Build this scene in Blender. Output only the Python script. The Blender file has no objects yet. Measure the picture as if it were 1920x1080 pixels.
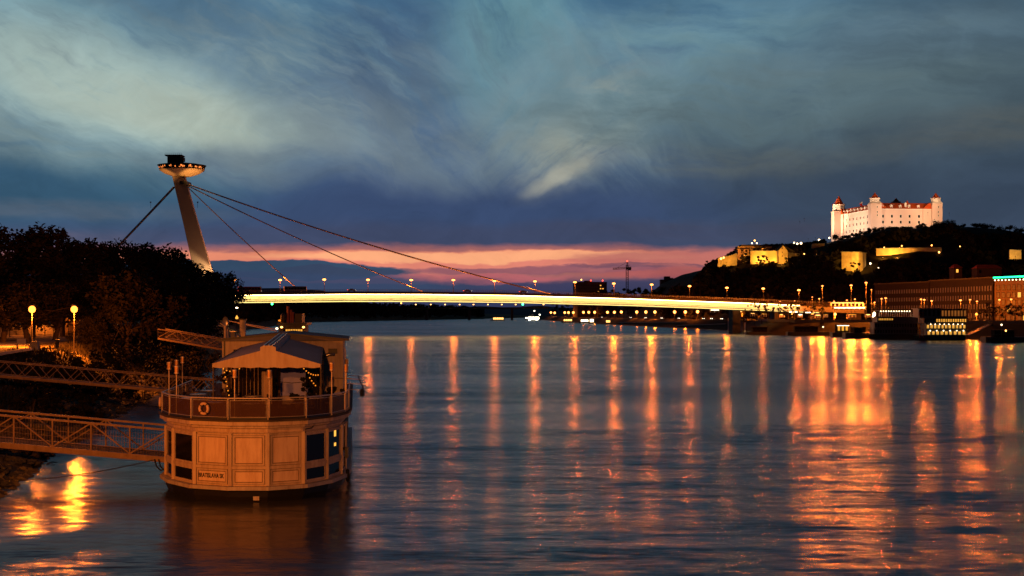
import bpy, bmesh, math, random
from mathutils import Vector, Matrix
random.seed(7)
SC = bpy.context.scene
COL = SC.collection

# ------------------------------------------------------------------ camera
F = 2667.0; HC = 11.0; HZ = 590.0
cam_d = bpy.data.cameras.new('camera'); cam = bpy.data.objects.new('camera', cam_d); COL.objects.link(cam)
cam.location = (0, 0, HC); cam.rotation_euler = (math.radians(90), 0, 0)
cam_d.sensor_width = 36; cam_d.lens = 50.0; cam_d.shift_y = 50/1920
cam_d.clip_start = 0.5; cam_d.clip_end = 60000
SC.camera = cam
SC.view_settings.view_transform = 'Standard'; SC.view_settings.look = 'None'
SC.view_settings.exposure = 0; SC.view_settings.gamma = 1
SC.cycles.use_denoising = True
SC.cycles.use_light_tree = True
SC.cycles.max_bounces = 6; SC.cycles.diffuse_bounces = 2; SC.cycles.glossy_bounces = 3
SC.cycles.transparent_max_bounces = 12; SC.cycles.transmission_bounces = 2
SC.cycles.sample_clamp_indirect = 4.0
SC.cycles.caustics_reflective = False; SC.cycles.caustics_refractive = False

def lin(c):
    c = c/255.0
    return c/12.92 if c <= 0.04045 else ((c+0.055)/1.055)**2.4
def rgb(r, g, b): return (lin(r), lin(g), lin(b), 1)
def P(px, py, Y): return Vector(((px-960)/F*Y, Y, HC+(HZ-py)/F*Y))
def XA(px, Y): return (px-960)/F*Y
def ZA(py, Y): return HC+(HZ-py)/F*Y

# ------------------------------------------------------------------ world: dusk sky with cloud banks
W = bpy.data.worlds.new('World'); SC.world = W; W.use_nodes = True
wt = W.node_tree; wt.nodes.clear()
def wn(t, **k):
    n = wt.nodes.new(t)
    for a, b in k.items(): setattr(n, a, b)
    return n
def wl(a, b): wt.links.new(a, b)
def wm(op, a, b=None, clamp=False):
    n = wn('ShaderNodeMath', operation=op); n.use_clamp = clamp
    for i, v in enumerate((a, b)):
        if v is None: continue
        if isinstance(v, (int, float)): n.inputs[i].default_value = v
        else: wl(v, n.inputs[i])
    return n.outputs[0]
tc = wn('ShaderNodeTexCoord'); sx = wn('ShaderNodeSeparateXYZ'); wl(tc.outputs['Generated'], sx.inputs[0])
U = wm('ARCTAN2', sx.outputs[0], sx.outputs[1]); V = wm('ARCSINE', sx.outputs[2])
cb = wn('ShaderNodeCombineXYZ'); wl(U, cb.inputs[0]); wl(V, cb.inputs[1])
def wnoise(scale, detail, rough, rot=0.0, sxy=(1, 1), off=(0, 0), vec=None, dist=0.0):
    m = wn('ShaderNodeMapping'); wl(vec or cb.outputs[0], m.inputs[0])
    m.inputs['Rotation'].default_value = (0, 0, rot); m.inputs['Scale'].default_value = (sxy[0], sxy[1], 1)
    m.inputs['Location'].default_value = (off[0], off[1], 0)
    # rotate first, then stretch: a second mapping keeps the streak direction
    m.inputs['Scale'].default_value = (1, 1, 1)
    m2 = wn('ShaderNodeMapping'); wl(m.outputs[0], m2.inputs[0]); m2.inputs['Scale'].default_value = (sxy[0], sxy[1], 1)
    n = wn('ShaderNodeTexNoise'); wl(m2.outputs[0], n.inputs['Vector'])
    n.inputs['Scale'].default_value = scale; n.inputs['Detail'].default_value = detail
    n.inputs['Roughness'].default_value = rough; n.inputs['Distortion'].default_value = dist
    return n
# domain warp
w1 = wnoise(5.0, 6, 0.55)
sub = wn('ShaderNodeVectorMath', operation='SUBTRACT'); wl(w1.outputs['Color'], sub.inputs[0]); sub.inputs[1].default_value = (.5, .5, .5)
scl = wn('ShaderNodeVectorMath', operation='MULTIPLY'); wl(sub.outputs[0], scl.inputs[0]); scl.inputs[1].default_value = (.12, .06, 0)
add = wn('ShaderNodeVectorMath', operation='ADD'); wl(cb.outputs[0], add.inputs[0]); wl(scl.outputs[0], add.inputs[1])
WV = add.outputs[0]
w3 = wnoise(22.0, 5, 0.6, sxy=(1, 4))
sub3 = wn('ShaderNodeVectorMath', operation='SUBTRACT'); wl(w3.outputs['Color'], sub3.inputs[0]); sub3.inputs[1].default_value = (.5, .5, .5)
sc3 = wn('ShaderNodeVectorMath', operation='MULTIPLY'); wl(sub3.outputs[0], sc3.inputs[0]); sc3.inputs[1].default_value = (.03, .010, 0)
scl2 = wn('ShaderNodeVectorMath', operation='MULTIPLY'); wl(sub.outputs[0], scl2.inputs[0]); scl2.inputs[1].default_value = (.12, .014, 0)
cb3 = wn('ShaderNodeVectorMath', operation='ADD'); wl(cb.outputs[0], cb3.inputs[0]); wl(sc3.outputs[0], cb3.inputs[1])
add2 = wn('ShaderNodeVectorMath', operation='ADD'); wl(cb3.outputs[0], add2.inputs[0]); wl(scl2.outputs[0], add2.inputs[1])
WV2 = add2.outputs[0]
def uv(px, py):
    u = math.atan((px-960)/F); return u, math.atan((HZ-py)/F*math.cos(u))
# base gradient by elevation (gently warped)
sv = wn('ShaderNodeSeparateXYZ'); wl(WV2, sv.inputs[0])
ramp = wn('ShaderNodeValToRGB'); wl(wm('MULTIPLY_ADD', sv.outputs[1], 2.0, False) if False else wm('MULTIPLY', sv.outputs[1], 2.0, True), ramp.inputs[0])
stops = [(0.0, (42, 50, 78)), (uv(960, 545)[1]*2, (52, 54, 84)), (uv(960, 505)[1]*2, (70, 64, 92)), (uv(960, 460)[1]*2, (66, 76, 106)),
         (uv(960, 400)[1]*2, (56, 76, 110)), (uv(960, 300)[1]*2, (60, 86, 120)), (uv(960, 150)[1]*2, (66, 96, 126)),
         (uv(960, 0)[1]*2, (58, 94, 122)), (0.56, (50, 82, 110)), (0.8, (26, 42, 62)), (1.0, (16, 26, 40))]
cr = ramp.color_ramp
cr.elements[0].position = 0; cr.elements[0].color = rgb(*stops[0][1])
cr.elements[1].position = 1; cr.elements[1].color = rgb(*stops[-1][1])
for p_, c_ in stops[1:-1]:
    e = cr.elements.new(p_); e.color = rgb(*c_)
cur = ramp.outputs[0]
fine = wnoise(16, 8, 0.62, sxy=(1, 1.8), dist=.6, vec=WV)
def streak(deg, off=(0, 0), sc=12.0, ratio=5.0):
    return wnoise(sc, 10, 0.64, rot=math.radians(deg), sxy=(1, ratio), off=off, vec=WV, dist=.12)
ST = {'down': streak(24), 'up': streak(-32, (3, 1)), 'flat': streak(3, (7, 2), 9, 5), 'steep': streak(52, (5, 5), 12, 4)}
def blob(px, py, rx, ry, rot, col, amt=1.0, tex='flat', lo=.30, hi=.62, vec=None, soft=None):
    """an elliptical cloud bank standing at a world direction, broken up by streaked noise"""
    global cur
    u, v = uv(px, py)
    m = wn('ShaderNodeMapping', vector_type='TEXTURE'); wl(vec or WV, m.inputs[0])
    m.inputs['Location'].default_value = (u, v, 0); m.inputs['Rotation'].default_value = (0, 0, math.radians(-rot))
    m.inputs['Scale'].default_value = (rx/F, ry/F, 1)
    g = wn('ShaderNodeTexGradient', gradient_type='SPHERICAL'); wl(m.outputs[0], g.inputs[0])
    s = wn('ShaderNodeMapRange', interpolation_type='SMOOTHSTEP'); wl(g.outputs['Fac'], s.inputs[0])
    s.inputs[1].default_value = 0; s.inputs[2].default_value = soft or .75
    f = s.outputs[0]
    if tex:
        t = wn('ShaderNodeMapRange', interpolation_type='SMOOTHSTEP'); wl(ST[tex].outputs['Fac'], t.inputs[0])
        t.inputs[1].default_value = lo; t.inputs[2].default_value = hi
        t.inputs[3].default_value = .15
        f = wm('MULTIPLY', f, t.outputs[0])
    f = wm('MULTIPLY', f, amt, True)
    mx = wn('ShaderNodeMixRGB'); wl(f, mx.inputs[0]); wl(cur, mx.inputs[1]); mx.inputs[2].default_value = rgb(*col)
    cur = mx.outputs[0]
# wide tonal areas
blob(1750, 330, 900, 330, 0, (50, 62, 78), .9, None)
blob(1900, 120, 600, 260, 0, (64, 80, 88), .8, None)
blob(60, 340, 620, 130, 0, (48, 80, 102), .9, None)
blob(900, 400, 620, 110, 0, (52, 68, 100), .9, None)
# pale banks, left
blob(60, 80, 600, 220, 20, (118, 152, 160), .95, 'down', .2, .6)
blob(230, 165, 520, 120, 15, (152, 172, 166), 1.0, 'down', .12, .5)
blob(400, 215, 380, 70, 10, (158, 170, 158), .95, 'down', .25, .55)
blob(60, 240, 380, 80, 8, (104, 124, 128), .85, 'flat')
blob(560, 180, 260, 110, 28, (98, 122, 132), .8, 'down')
blob(600, 60, 380, 110, 25, (88, 122, 140), .8, 'down')
# dark gap between the banks
blob(740, 150, 200, 190, 50, (54, 78, 108), .8, 'steep', .25, .6)
blob(330, 15, 420, 60, 14, (60, 92, 116), .8, 'down', .35, .6)
# centre banks
blob(700, 260, 240, 100, 20, (104, 118, 126), .75, 'steep')
blob(830, 215, 180, 150, 45, (92, 110, 124), .65, 'steep')
blob(960, 90, 260, 210, 60, (98, 138, 148), .95, 'steep', .2, .6)
blob(1010, 210, 260, 120, -30, (116, 130, 130), .8, 'up', .25, .6)
blob(1110, 235, 230, 95, -35, (142, 148, 138), .95, 'up', .25, .58)
blob(1050, 322, 110, 24, -24, (150, 150, 138), .9, 'up', .1, .5)
blob(1250, 120, 480, 150, -8, (94, 128, 142), .95, 'flat', .25, .6)
blob(1450, 190, 520, 120, -4, (86, 108, 116), .9, 'flat', .25, .6)
blob(1350, 285, 420, 40, 2, (84, 90, 90), .7, 'flat')
blob(1650, 90, 400, 60, -6, (80, 104, 120), .6, 'flat')
blob(1860, 250, 300, 60, -4, (82, 86, 84), .7, 'flat')
blob(500, 300, 330, 50, 4, (84, 100, 116), .7, 'flat')
blob(150, 395, 420, 26, 0, (82, 92, 106), .6, 'flat', vec=WV2)
blob(60, 455, 420, 30, 0, (106, 92, 104), .6, 'flat', vec=WV2)
blob(1300, 430, 520, 30, 0, (66, 66, 82), .6, 'flat', vec=WV2)
# dark lid above the afterglow
blob(800, 445, 900, 40, 0, (58, 66, 92), .8, None, vec=WV2)
# afterglow band
def band(pxc, pyc, rx, ry, col, amt, tex='flat', lo=.3, hi=.6, soft=.35):
    blob(pxc, pyc, rx, ry, 0, col, amt, tex, lo, hi, vec=WV2, soft=soft)
band(800, 492, 1050, 40, (158, 96, 92), .88, None)
band(850, 484, 880, 18, (216, 130, 102), 1.0, 'flat', .08, .38, soft=.34)
band(800, 498, 620, 16, (206, 118, 104), .8, 'flat', .3, .55, soft=.3)
band(900, 480, 440, 11, (236, 164, 118), .8, 'flat', .2, .5)
band(1320, 486, 330, 22, (172, 98, 94), .85, 'flat', .1, .45)
band(1330, 512, 300, 14, (160, 78, 78), .65, 'flat', .2, .5)
band(760, 520, 330, 12, (176, 92, 100), .8, 'flat', .3, .55)
band(1000, 504, 260, 10, (120, 76, 92), .8, 'flat', .3, .55)
band(1260, 498, 260, 6, (104, 72, 88), .8, 'flat', .4, .55)
# slate cloud lying in front of the glow
band(480, 505, 330, 19, (48, 68, 92), 1.0, None, soft=.14)
band(660, 507, 130, 9, (50, 62, 86), 1.0, None, soft=.14)
band(430, 530, 560, 26, (50, 64, 92), .95, None)
# thin wind-drawn streaks over the upper banks
for (px_, py_, rx_, ry_, tx_, col_, am_) in [(300, 130, 700, 200, 'down', (170, 184, 176), .38), (300, 60, 700, 150, 'down', (56, 84, 106), .42), (1050, 180, 420, 220, 'steep', (128, 148, 150), .4),
        (850, 130, 360, 220, 'steep', (50, 74, 104), .4), (1450, 160, 700, 200, 'flat', (108, 128, 128), .35), (1500, 230, 700, 160, 'flat', (54, 64, 76), .45), (700, 270, 400, 110, 'down', (112, 124, 130), .35)]:
    blob(px_, py_, rx_, ry_, 0, col_, am_*1.5, tx_, .44, .80, soft=.8)
# fine grain over everything
ft = wn('ShaderNodeMapRange'); wl(fine.outputs['Fac'], ft.inputs[0]); ft.inputs[1].default_value = .3; ft.inputs[2].default_value = .7
ft.inputs[3].default_value = .90; ft.inputs[4].default_value = 1.18
mul = wn('ShaderNodeVectorMath', operation='SCALE'); wl(cur, mul.inputs[0]); wl(ft.outputs[0], mul.inputs['Scale'])
# the sky opposite the afterglow is already nearly dark
bk = wn('ShaderNodeMapRange', interpolation_type='SMOOTHSTEP'); wl(sx.outputs[1], bk.inputs[0]); bk.inputs[1].default_value = -.25; bk.inputs[2].default_value = .55
bk.inputs[3].default_value = .22; bk.inputs[4].default_value = 1.14
bg = wn('ShaderNodeBackground'); wl(mul.outputs[0], bg.inputs[0]); wl(bk.outputs[0], bg.inputs[1])
wo = wn('ShaderNodeOutputWorld'); wl(bg.outputs[0], wo.inputs[0])
W.cycles.sampling_method = 'MANUAL'; W.cycles.sample_map_resolution = 512

# ------------------------------------------------------------------ helpers
def put(o, label=None, cat=None, group=None, kind=None):
    if label: o['label'] = label
    if cat: o['category'] = cat
    if group: o['group'] = group
    if kind: o['kind'] = kind
    return o
def empty(name, loc, label, cat, group=None, rz=0):
    o = bpy.data.objects.new(name, None); COL.objects.link(o); o.location = loc; o.rotation_euler = (0, 0, rz)
    o.empty_display_size = .5
    return put(o, label, cat, group)
class MB:
    def __init__(s): s.v = []; s.f = []; s.m = []; s.cm = 0
    def mesh(s, vs, fs):
        k = len(s.v); s.v += [tuple(v) for v in vs]; s.f += [tuple(i+k for i in f) for f in fs]; s.m += [s.cm]*len(fs); return s
    def box(s, x0, x1, y0, y1, z0, z1):
        return s.mesh([(x0,y0,z0),(x1,y0,z0),(x1,y1,z0),(x0,y1,z0),(x0,y0,z1),(x1,y0,z1),(x1,y1,z1),(x0,y1,z1)],
                      [(0,3,2,1),(4,5,6,7),(0,1,5,4),(1,2,6,5),(2,3,7,6),(3,0,4,7)])
    def beam(s, p, q, w, h, up=(0,0,1)):
        p = Vector(p); q = Vector(q); d = (q-p).normalized(); a = d.cross(Vector(up))
        if a.length < 1e-4: a = d.cross(Vector((0,1,0)))
        a.normalize(); b = a.cross(d).normalized(); a = a*w/2; b = b*h/2
        vs = [p-a-b, p+a-b, p+a+b, p-a+b, q-a-b, q+a-b, q+a+b, q-a+b]
        return s.mesh(vs, [(0,1,2,3),(7,6,5,4),(0,4,5,1),(1,5,6,2),(2,6,7,3),(3,7,4,0)])
    def tube(s, pts, r, n=8):
        pts = [Vector(p) for p in pts]
        if not isinstance(r, (list, tuple)): r = [r]*len(pts)
        vs = []; fs = []
        for i, p in enumerate(pts):
            d = (pts[min(i+1, len(pts)-1)]-pts[max(i-1, 0)]).normalized()
            a = d.cross(Vector((0,0,1)))
            if a.length < .05: a = d.cross(Vector((0,1,0)))
            a.normalize(); b = d.cross(a).normalized()
            for k in range(n):
                t = 2*math.pi*k/n; vs.append(p+a*math.cos(t)*r[i]+b*math.sin(t)*r[i])
        for i in range(len(pts)-1):
            for k in range(n):
                k2 = (k+1) % n; fs.append((i*n+k, i*n+k2, (i+1)*n+k2, (i+1)*n+k))
        fs.append(tuple(range(n-1, -1, -1))); fs.append(tuple((len(pts)-1)*n+k for k in range(n)))
        return s.mesh(vs, fs)
    def lathe(s, prof, n=24, c=(0,0,0)):
        vs = []; fs = []
        for r, z in prof:
            for k in range(n):
                t = 2*math.pi*k/n; vs.append((c[0]+r*math.cos(t), c[1]+r*math.sin(t), c[2]+z))
        for i in range(len(prof)-1):
            for k in range(n):
                k2 = (k+1) % n; fs.append((i*n+k, i*n+k2, (i+1)*n+k2, (i+1)*n+k))
        fs.append(tuple(range(n-1, -1, -1))); fs.append(tuple((len(prof)-1)*n+k for k in range(n)))
        return s.mesh(vs, fs)
    def ball(s, c, r, n=10, sz=1.0):
        k = n//2+1
        prof = [(max(r*math.sin(math.pi*i/k), r*.02), -r*sz*math.cos(math.pi*i/k)) for i in range(k+1)]
        return s.lathe(prof, n, c)
    def prism(s, poly, z0, z1):
        n = len(poly)
        vs = [(p[0], p[1], z0) for p in poly]+[(p[0], p[1], z1) for p in poly]
        fs = [tuple(range(n-1, -1, -1)), tuple(range(n, 2*n))]+[(i, (i+1) % n, n+(i+1) % n, n+i) for i in range(n)]
        return s.mesh(vs, fs)
    def build(s, name, mat, parent=None, world=True, smooth=False, label=None):
        me = bpy.data.meshes.new(name)
        off = Vector((0,0,0))
        if parent is not None and world:
            q = parent
            while q is not None: off = off+Vector(q.location); q = q.parent
        me.from_pydata([tuple(Vector(v)-off) for v in s.v], [], s.f)
        for m in (mat if isinstance(mat, (list, tuple)) else [mat]): me.materials.append(m)
        if isinstance(mat, (list, tuple)): me.polygons.foreach_set('material_index', s.m)
        if smooth: me.polygons.foreach_set('use_smooth', [True]*len(me.polygons))
        me.validate(); me.update()
        o = bpy.data.objects.new(name, me); COL.objects.link(o)
        if parent is not None: o.parent = parent
        if label: o['label'] = label
        return o
def copy_tree(o, parent=None, loc=None, rz=None, label=None, group=None):
    c = o.copy(); COL.objects.link(c); c.parent = parent
    if loc is not None: c.location = loc
    if rz is not None: c.rotation_euler = (0, 0, rz)
    if label: c['label'] = label
    if group: c['group'] = group
    for ch in list(o.children): copy_tree(ch, c)
    return c

def mat(name, col, rough=.7, metal=0.0, var=.18, scale=2.0, bump=0.0, coat=0.0, bscale=None, stretch=(1,1,1), dirt=None):
    m = bpy.data.materials.new(name); m.use_nodes = True; t = m.node_tree; b = t.nodes['Principled BSDF']
    b.inputs['Roughness'].default_value = rough; b.inputs['Metallic'].default_value = metal
    b.inputs['Coat Weight'].default_value = coat
    if rough >= .69: b.inputs['Specular IOR Level'].default_value = .12
    tx = t.nodes.new('ShaderNodeTexCoord'); mp = t.nodes.new('ShaderNodeMapping'); t.links.new(tx.outputs['Object'], mp.inputs[0])
    mp.inputs['Scale'].default_value = stretch
    n = t.nodes.new('ShaderNodeTexNoise'); t.links.new(mp.outputs[0], n.inputs['Vector'])
    n.inputs['Scale'].default_value = scale; n.inputs['Detail'].default_value = 6; n.inputs['Roughness'].default_value = .6
    r = t.nodes.new('ShaderNodeValToRGB'); t.links.new(n.outputs['Fac'], r.inputs[0])
    a = [max(0, c*(1-var)) for c in col[:3]]+[1]; z = [min(1, c*(1+var)) for c in col[:3]]+[1]
    r.color_ramp.elements[0].position = .3; r.color_ramp.elements[0].color = a
    r.color_ramp.elements[1].position = .7; r.color_ramp.elements[1].color = z
    out = r.outputs[0]
    if dirt:
        n2 = t.nodes.new('ShaderNodeTexNoise'); mp2 = t.nodes.new('ShaderNodeMapping'); t.links.new(tx.outputs['Object'], mp2.inputs[0])
        mp2.inputs['Scale'].default_value = (2.2, 2.2, .35); t.links.new(mp2.outputs[0], n2.inputs['Vector'])
        n2.inputs['Scale'].default_value = 1.6; n2.inputs['Detail'].default_value = 8; n2.inputs['Roughness'].default_value = .7
        r2 = t.nodes.new('ShaderNodeMapRange'); t.links.new(n2.outputs['Fac'], r2.inputs[0])
        r2.inputs[1].default_value = .44; r2.inputs[2].default_value = .74; r2.inputs[3].default_value = 0; r2.inputs[4].default_value = .75
        mx = t.nodes.new('ShaderNodeMixRGB'); t.links.new(r2.outputs[0], mx.inputs[0]); t.links.new(out, mx.inputs[1]); mx.inputs[2].default_value = (*dirt, 1)
        out = mx.outputs[0]
    t.links.new(out, b.inputs['Base Color'])
    if bump:
        n3 = t.nodes.new('ShaderNodeTexNoise'); t.links.new(mp.outputs[0], n3.inputs['Vector']); n3.inputs['Scale'].default_value = bscale or scale*3
        n3.inputs['Detail'].default_value = 6
        bp = t.nodes.new('ShaderNodeBump'); bp.inputs['Strength'].default_value = bump; bp.inputs['Distance'].default_value = .1
        t.links.new(n3.outputs['Fac'], bp.inputs['Height']); t.links.new(bp.outputs[0], b.inputs['Normal'])
    return m
def em(name, col, strength, sample='NONE'):
    m = bpy.data.materials.new(name); m.use_nodes = True; t = m.node_tree; t.nodes.clear()
    e = t.nodes.new('ShaderNodeEmission'); e.inputs[0].default_value = (*col[:3], 1); e.inputs[1].default_value = strength
    o = t.nodes.new('ShaderNodeOutputMaterial'); t.links.new(e.outputs[0], o.inputs[0])
    m.cycles.emission_sampling = sample
    return m
def _soften(m, ior):
    m.node_tree.nodes['Principled BSDF'].inputs['IOR'].default_value = ior; return m
def glassy(name, col, alpha, rough=.05):
    m = mat(name, col, rough, 0, .1, 1.0); b = m.node_tree.nodes['Principled BSDF']
    b.inputs['Alpha'].default_value = alpha; b.inputs['IOR'].default_value = 1.5
    return m
M = dict(
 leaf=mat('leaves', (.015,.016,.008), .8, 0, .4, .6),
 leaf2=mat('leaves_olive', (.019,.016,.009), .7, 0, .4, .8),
 bark=mat('bark', (.06,.045,.035), .9, 0, .3, 3, .5),
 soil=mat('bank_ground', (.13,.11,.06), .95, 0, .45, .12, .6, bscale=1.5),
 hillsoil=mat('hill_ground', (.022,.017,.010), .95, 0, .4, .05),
 rock=mat('riprap_rock', (.10,.09,.085), .85, 0, .4, .8, .6),
 path=mat('path_paving', (.26,.24,.21), .85, 0, .2, .5, .2),
 kerbstone=mat('kerb_stone', (.35,.33,.3), .8, 0, .2, 1.0, .2),
 cream=mat('cream_painted_steel', (.52,.40,.30), .55, 0, .07, .5, .08, dirt=(.2,.10,.05)),
 panel=mat('panel_board', (.64,.48,.36), .6, 0, .06, .8, .04, dirt=(.36,.2,.11)),
 frame=mat('window_frame_paint', (.50,.39,.30), .5, 0, .08, 1.0, dirt=(.22,.12,.07)),
 groove=mat('panel_seam', (.2,.14,.10), .8),  # dark brown backing seen in the seams between moulding and board
 hull=mat('black_hull_paint', (.012,.011,.011), .45, 0, .3, .6, .1),
 rim=mat('rubbing_strake_paint', (.42,.38,.38), .55, 0, .2, .7, .2, dirt=(.2,.1,.07)),
 deck=mat('deck_boards', (.06,.045,.035), .7, 0, .3, 1.5, .2),
 rail=mat('rail_steel', (.5,.42,.36), .35, .3, .15, 2),
 smoked=_soften(glassy('smoked_glass', (.10,.05,.03), .5, .3), 1.25),
 dglass=_soften(mat('dark_window_glass', (.008,.006,.006), .08, 0, .2, 1), 1.28),
 canvas=mat('awning_canvas', (.44,.4,.4), .8, 0, .12, .7, .25, stretch=(1,.3,1)),
 valance=mat('awning_valance', (.6,.48,.38), .8, 0, .08, 1, .1, dirt=(.42,.28,.18)),
 cabinwall=mat('cabin_wall_paint', (.5,.41,.35), .65, 0, .1, .8, .1, dirt=(.26,.17,.12)),
 roofing=mat('grey_roof_felt', (.16,.15,.18), .75, 0, .3, .5, .2),
 lilac=mat('sky_tinted_blind_cloth', (.25,.28,.78), .85, 0, .06, 2, .1),  # lilac of the skylight put into the cloth's base colour
 dark=mat('dark_metal', (.03,.028,.027), .5, .2, .2, 2),
 screenwood=mat('shade_black_slats', (.012,.008,.006), .9, 0, .3, 3),  # near black, so the shade under the canopy sits in the slat colour
 brass=mat('dull_brass', (.5,.27,.10), .4, .4, .2, 3),
 darkwood=mat('dark_wood', (.06,.035,.022), .6, 0, .3, 3),
 tabletop=mat('pale_tabletop', (.4,.38,.38), .3, 0, .1, 2),
 orangep=mat('orange_ring_plastic', (.62,.42,.3), .5, 0, .1, 3),
 zinc=mat('zinc_pipe', (.35,.33,.32), .3, .7, .2, 2),
 gang=mat('gangway_paint', (.17,.11,.095), .5, .2, .25, 1.5, .1, dirt=(.09,.045,.03)),
 grate=mat('gangway_planks', (.14,.11,.1), .8, 0, .3, 2, .3),
 asphalt=mat('asphalt', (.05,.05,.05), .9, 0, .2, .5),
 concrete=mat('weathered_concrete', (.10,.09,.08), .8, 0, .12, .15, .1, dirt=(.07,.06,.05)),
 pylon=mat('pylon_painted_steel', (.38,.31,.25), .6, 0, .08, .08),
 girder=mat('girder_cream_paint', (.8,.76,.6), .6, 0, .01, .1),
 cable=mat('bridge_cable', (.5,.46,.44), .45, .3, .1, .3),
 castlewall=mat('castle_plaster', (.80,.57,.46), .85, 0, .05, .05),
 pavwall=mat('pavilion_render', (.26,.2,.15), .85, 0, .08, .2),
 castletrim=mat('castle_trim', (.85,.74,.62), .8, 0, .05, .05),
 tile=mat('red_roof_tiles', (.50,.075,.014), .8, 0, .25, .3),
 stone=mat('fort_stone', (.52,.42,.24), .9, 0, .35, .16, .4),
 darkroof=mat('dark_shingles', (.035,.028,.025), .8, 0, .3, .4),
 dimglass=mat('matt_window_glass', (.02,.014,.01), .55, 0, .1, 1),
 deckedge=mat('deck_edge_steel', (.10,.06,.05), .6, 0, .15, .3),
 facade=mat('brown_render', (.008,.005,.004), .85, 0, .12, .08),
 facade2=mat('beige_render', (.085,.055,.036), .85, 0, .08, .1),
 silh=mat('block_render', (.07,.065,.07), .85, 0, .15, .05),
 shipwhite=mat('ship_white_paint', (.13,.12,.13), .5, 0, .1, .3),
 shipbrown=mat('ship_mahogany', (.18,.08,.05), .5, 0, .15, .3),
 white=mat('white_paint', (.7,.68,.64), .6, 0, .08, .5),
 pole=mat('lamp_pole_steel', (.05,.04,.033), .5, .3, .2, 2),
 farhill=mat('far_hills_haze_blue', (.035,.055,.11), .95, 0, .15, .002),  # blue of distance haze put into the hills' base colour
 farwood=mat('far_forest', (.03,.026,.016), .95, 0, .4, .02),
 carpaint=mat('dark_car_paint', (.05,.05,.06), .3, .3, .1, 1, coat=.5),
 buspaint=mat('bus_paint', (.25,.03,.02), .4, 0, .1, 1),
 tyre=mat('tyre_rubber', (.015,.015,.015), .9),
 signw=mat('sign_panel', (.7,.6,.5), .6, 0, .1, 3),
)
SOD = (1.0, .30, .03); SODH = (1.0, .33, .05); WARM = (1.0, .62, .22); WHT = (1.0, .88, .66)
E = dict(
 bridge_lamp=em('sodium_bridge_lamp', (1,.28,.05), 9), park_lamp=em('sodium_park_lamp', (1,.26,.03), 5),
 quay_lamp=em('sodium_quay_lamp', (1,.28,.06), 4.5), hill_lamp=em('sodium_hill_lamp', (1,.42,.09), 7),
 white_lamp=em('white_lamp', (1,.72,.4), 6), warmwin=em('lit_window_warm', (1,.42,.06), 1.6), warmdeck=em('lit_deck_ceiling', (1,.5,.12), 3.5),
 tube=em('white_tube_lights', (1,.8,.5), 7), green=em('green_neon', (.02,1.0,.30), 4), greenlamp=em('green_nav_lamp', (.04,1,.25), 12),
 bulb=em('string_bulb', (1,.26,.02), 1.3), red=em('red_lamp', (1,.06,.03), 6), head=em('white_headlamp', WHT, 9),
 saucer=em('saucer_window_glow', (1,.25,.05), 1.6), strip=em('bridge_strip_light', (1,.64,.22), 24, 'FRONT'), edge=em('walkway_edge_light', (1,.72,.22), 1.8),
)

# ------------------------------------------------------------------ shorelines and terrain
def interp(tab, x):
    if x <= tab[0][0]: return tab[0][1]
    for (a, b), (c, d) in zip(tab, tab[1:]):
        if x <= c: return b+(d-b)*(x-a)/(c-a)
    return tab[-1][1]
LS = [(10,-28),(60,-30),(84,-31),(105,-35),(163,-44.6),(215,-52),(330,-66),(520,-100),(800,-150),(1000,-190),(2095,-306),(3000,-190),(3667,-82),(4500,0),(6000,90)]
RS = [(150,340),(300,285),(400,250),(533,225),(600,212),(733,174),(770,136),(815,131),(850,140),(978,152),(1333,120),(1833,94),(2400,72),(3667,50),(6000,60)]
def ls(y): return interp(LS, y)
def rs(y): return interp(RS, y)
def sst(t): t = min(max(t, 0), 1); return t*t*(3-2*t)
def hash2(x, y): return math.sin(x*.37+y*.21)*.5+math.sin(x*.11-y*.29+1.3)*.5
def zl(x, y):
    d = ls(y)-x
    z = interp([(-6,-2.2),(0,-.05),(3,1.2),(11,6.0),(14,6.7),(20,6.8),(400,7.5)], d)
    if 0 < d < 14: z += .35*hash2(x*3, y*3)
    if y > 1100: z += 7*sst((d-10)/120)
    return z
HT = [(100,0),(140,0),(155,14),(166,28),(180,45),(200,54),(240,60),(290,72),(330,82),(400,84),(425,82),(455,77),(500,74),(600,74),(900,62),(1400,40)]
def zr(x, y):
    d = x-rs(y)
    z = interp([(-6,-2),(0,-.05),(4,1.4),(13,6.4),(15,7.0),(60,7.0),(900,9)], d)
    g = sst((y-960)/300.0)*(1-.6*sst((y-1650)/500.0))
    h = interp(HT, x)*g*sst((d-22)/25)
    return z+max(h-3, 0)
def grid(name, ys, ds, fx, fz, m, label=None):
    mb = MB(); vs = []; n = len(ds)
    for y in ys:
        for d in ds:
            x = fx(y, d); vs.append((x, y, fz(x, y)))
    fs = [(i*n+j, i*n+j+1, (i+1)*n+j+1, (i+1)*n+j) for i in range(len(ys)-1) for j in range(n-1)]
    mb.mesh(vs, fs); o = mb.build(name, m, smooth=True); put(o, kind='structure'); return o
DS = [-6,-2,0,1.5,3,5,7,9,11,13,14,16,20,26,34,44,60,80,110,150,220,330]
YSL = [10+4*i for i in range(75)]+[310+14*i for i in range(60)]+[1150+60*i for i in range(80)]
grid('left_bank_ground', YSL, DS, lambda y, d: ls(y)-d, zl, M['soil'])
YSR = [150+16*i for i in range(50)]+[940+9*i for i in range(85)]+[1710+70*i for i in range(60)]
grid('right_bank_ground', YSR, [-6,-2,0,2,4,8,13,15,20]+[20+6*i for i in range(1,60)]+[400+30*i for i in range(25)], lambda y, d: rs(y)+d, zr, M['hillsoil'])

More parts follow.
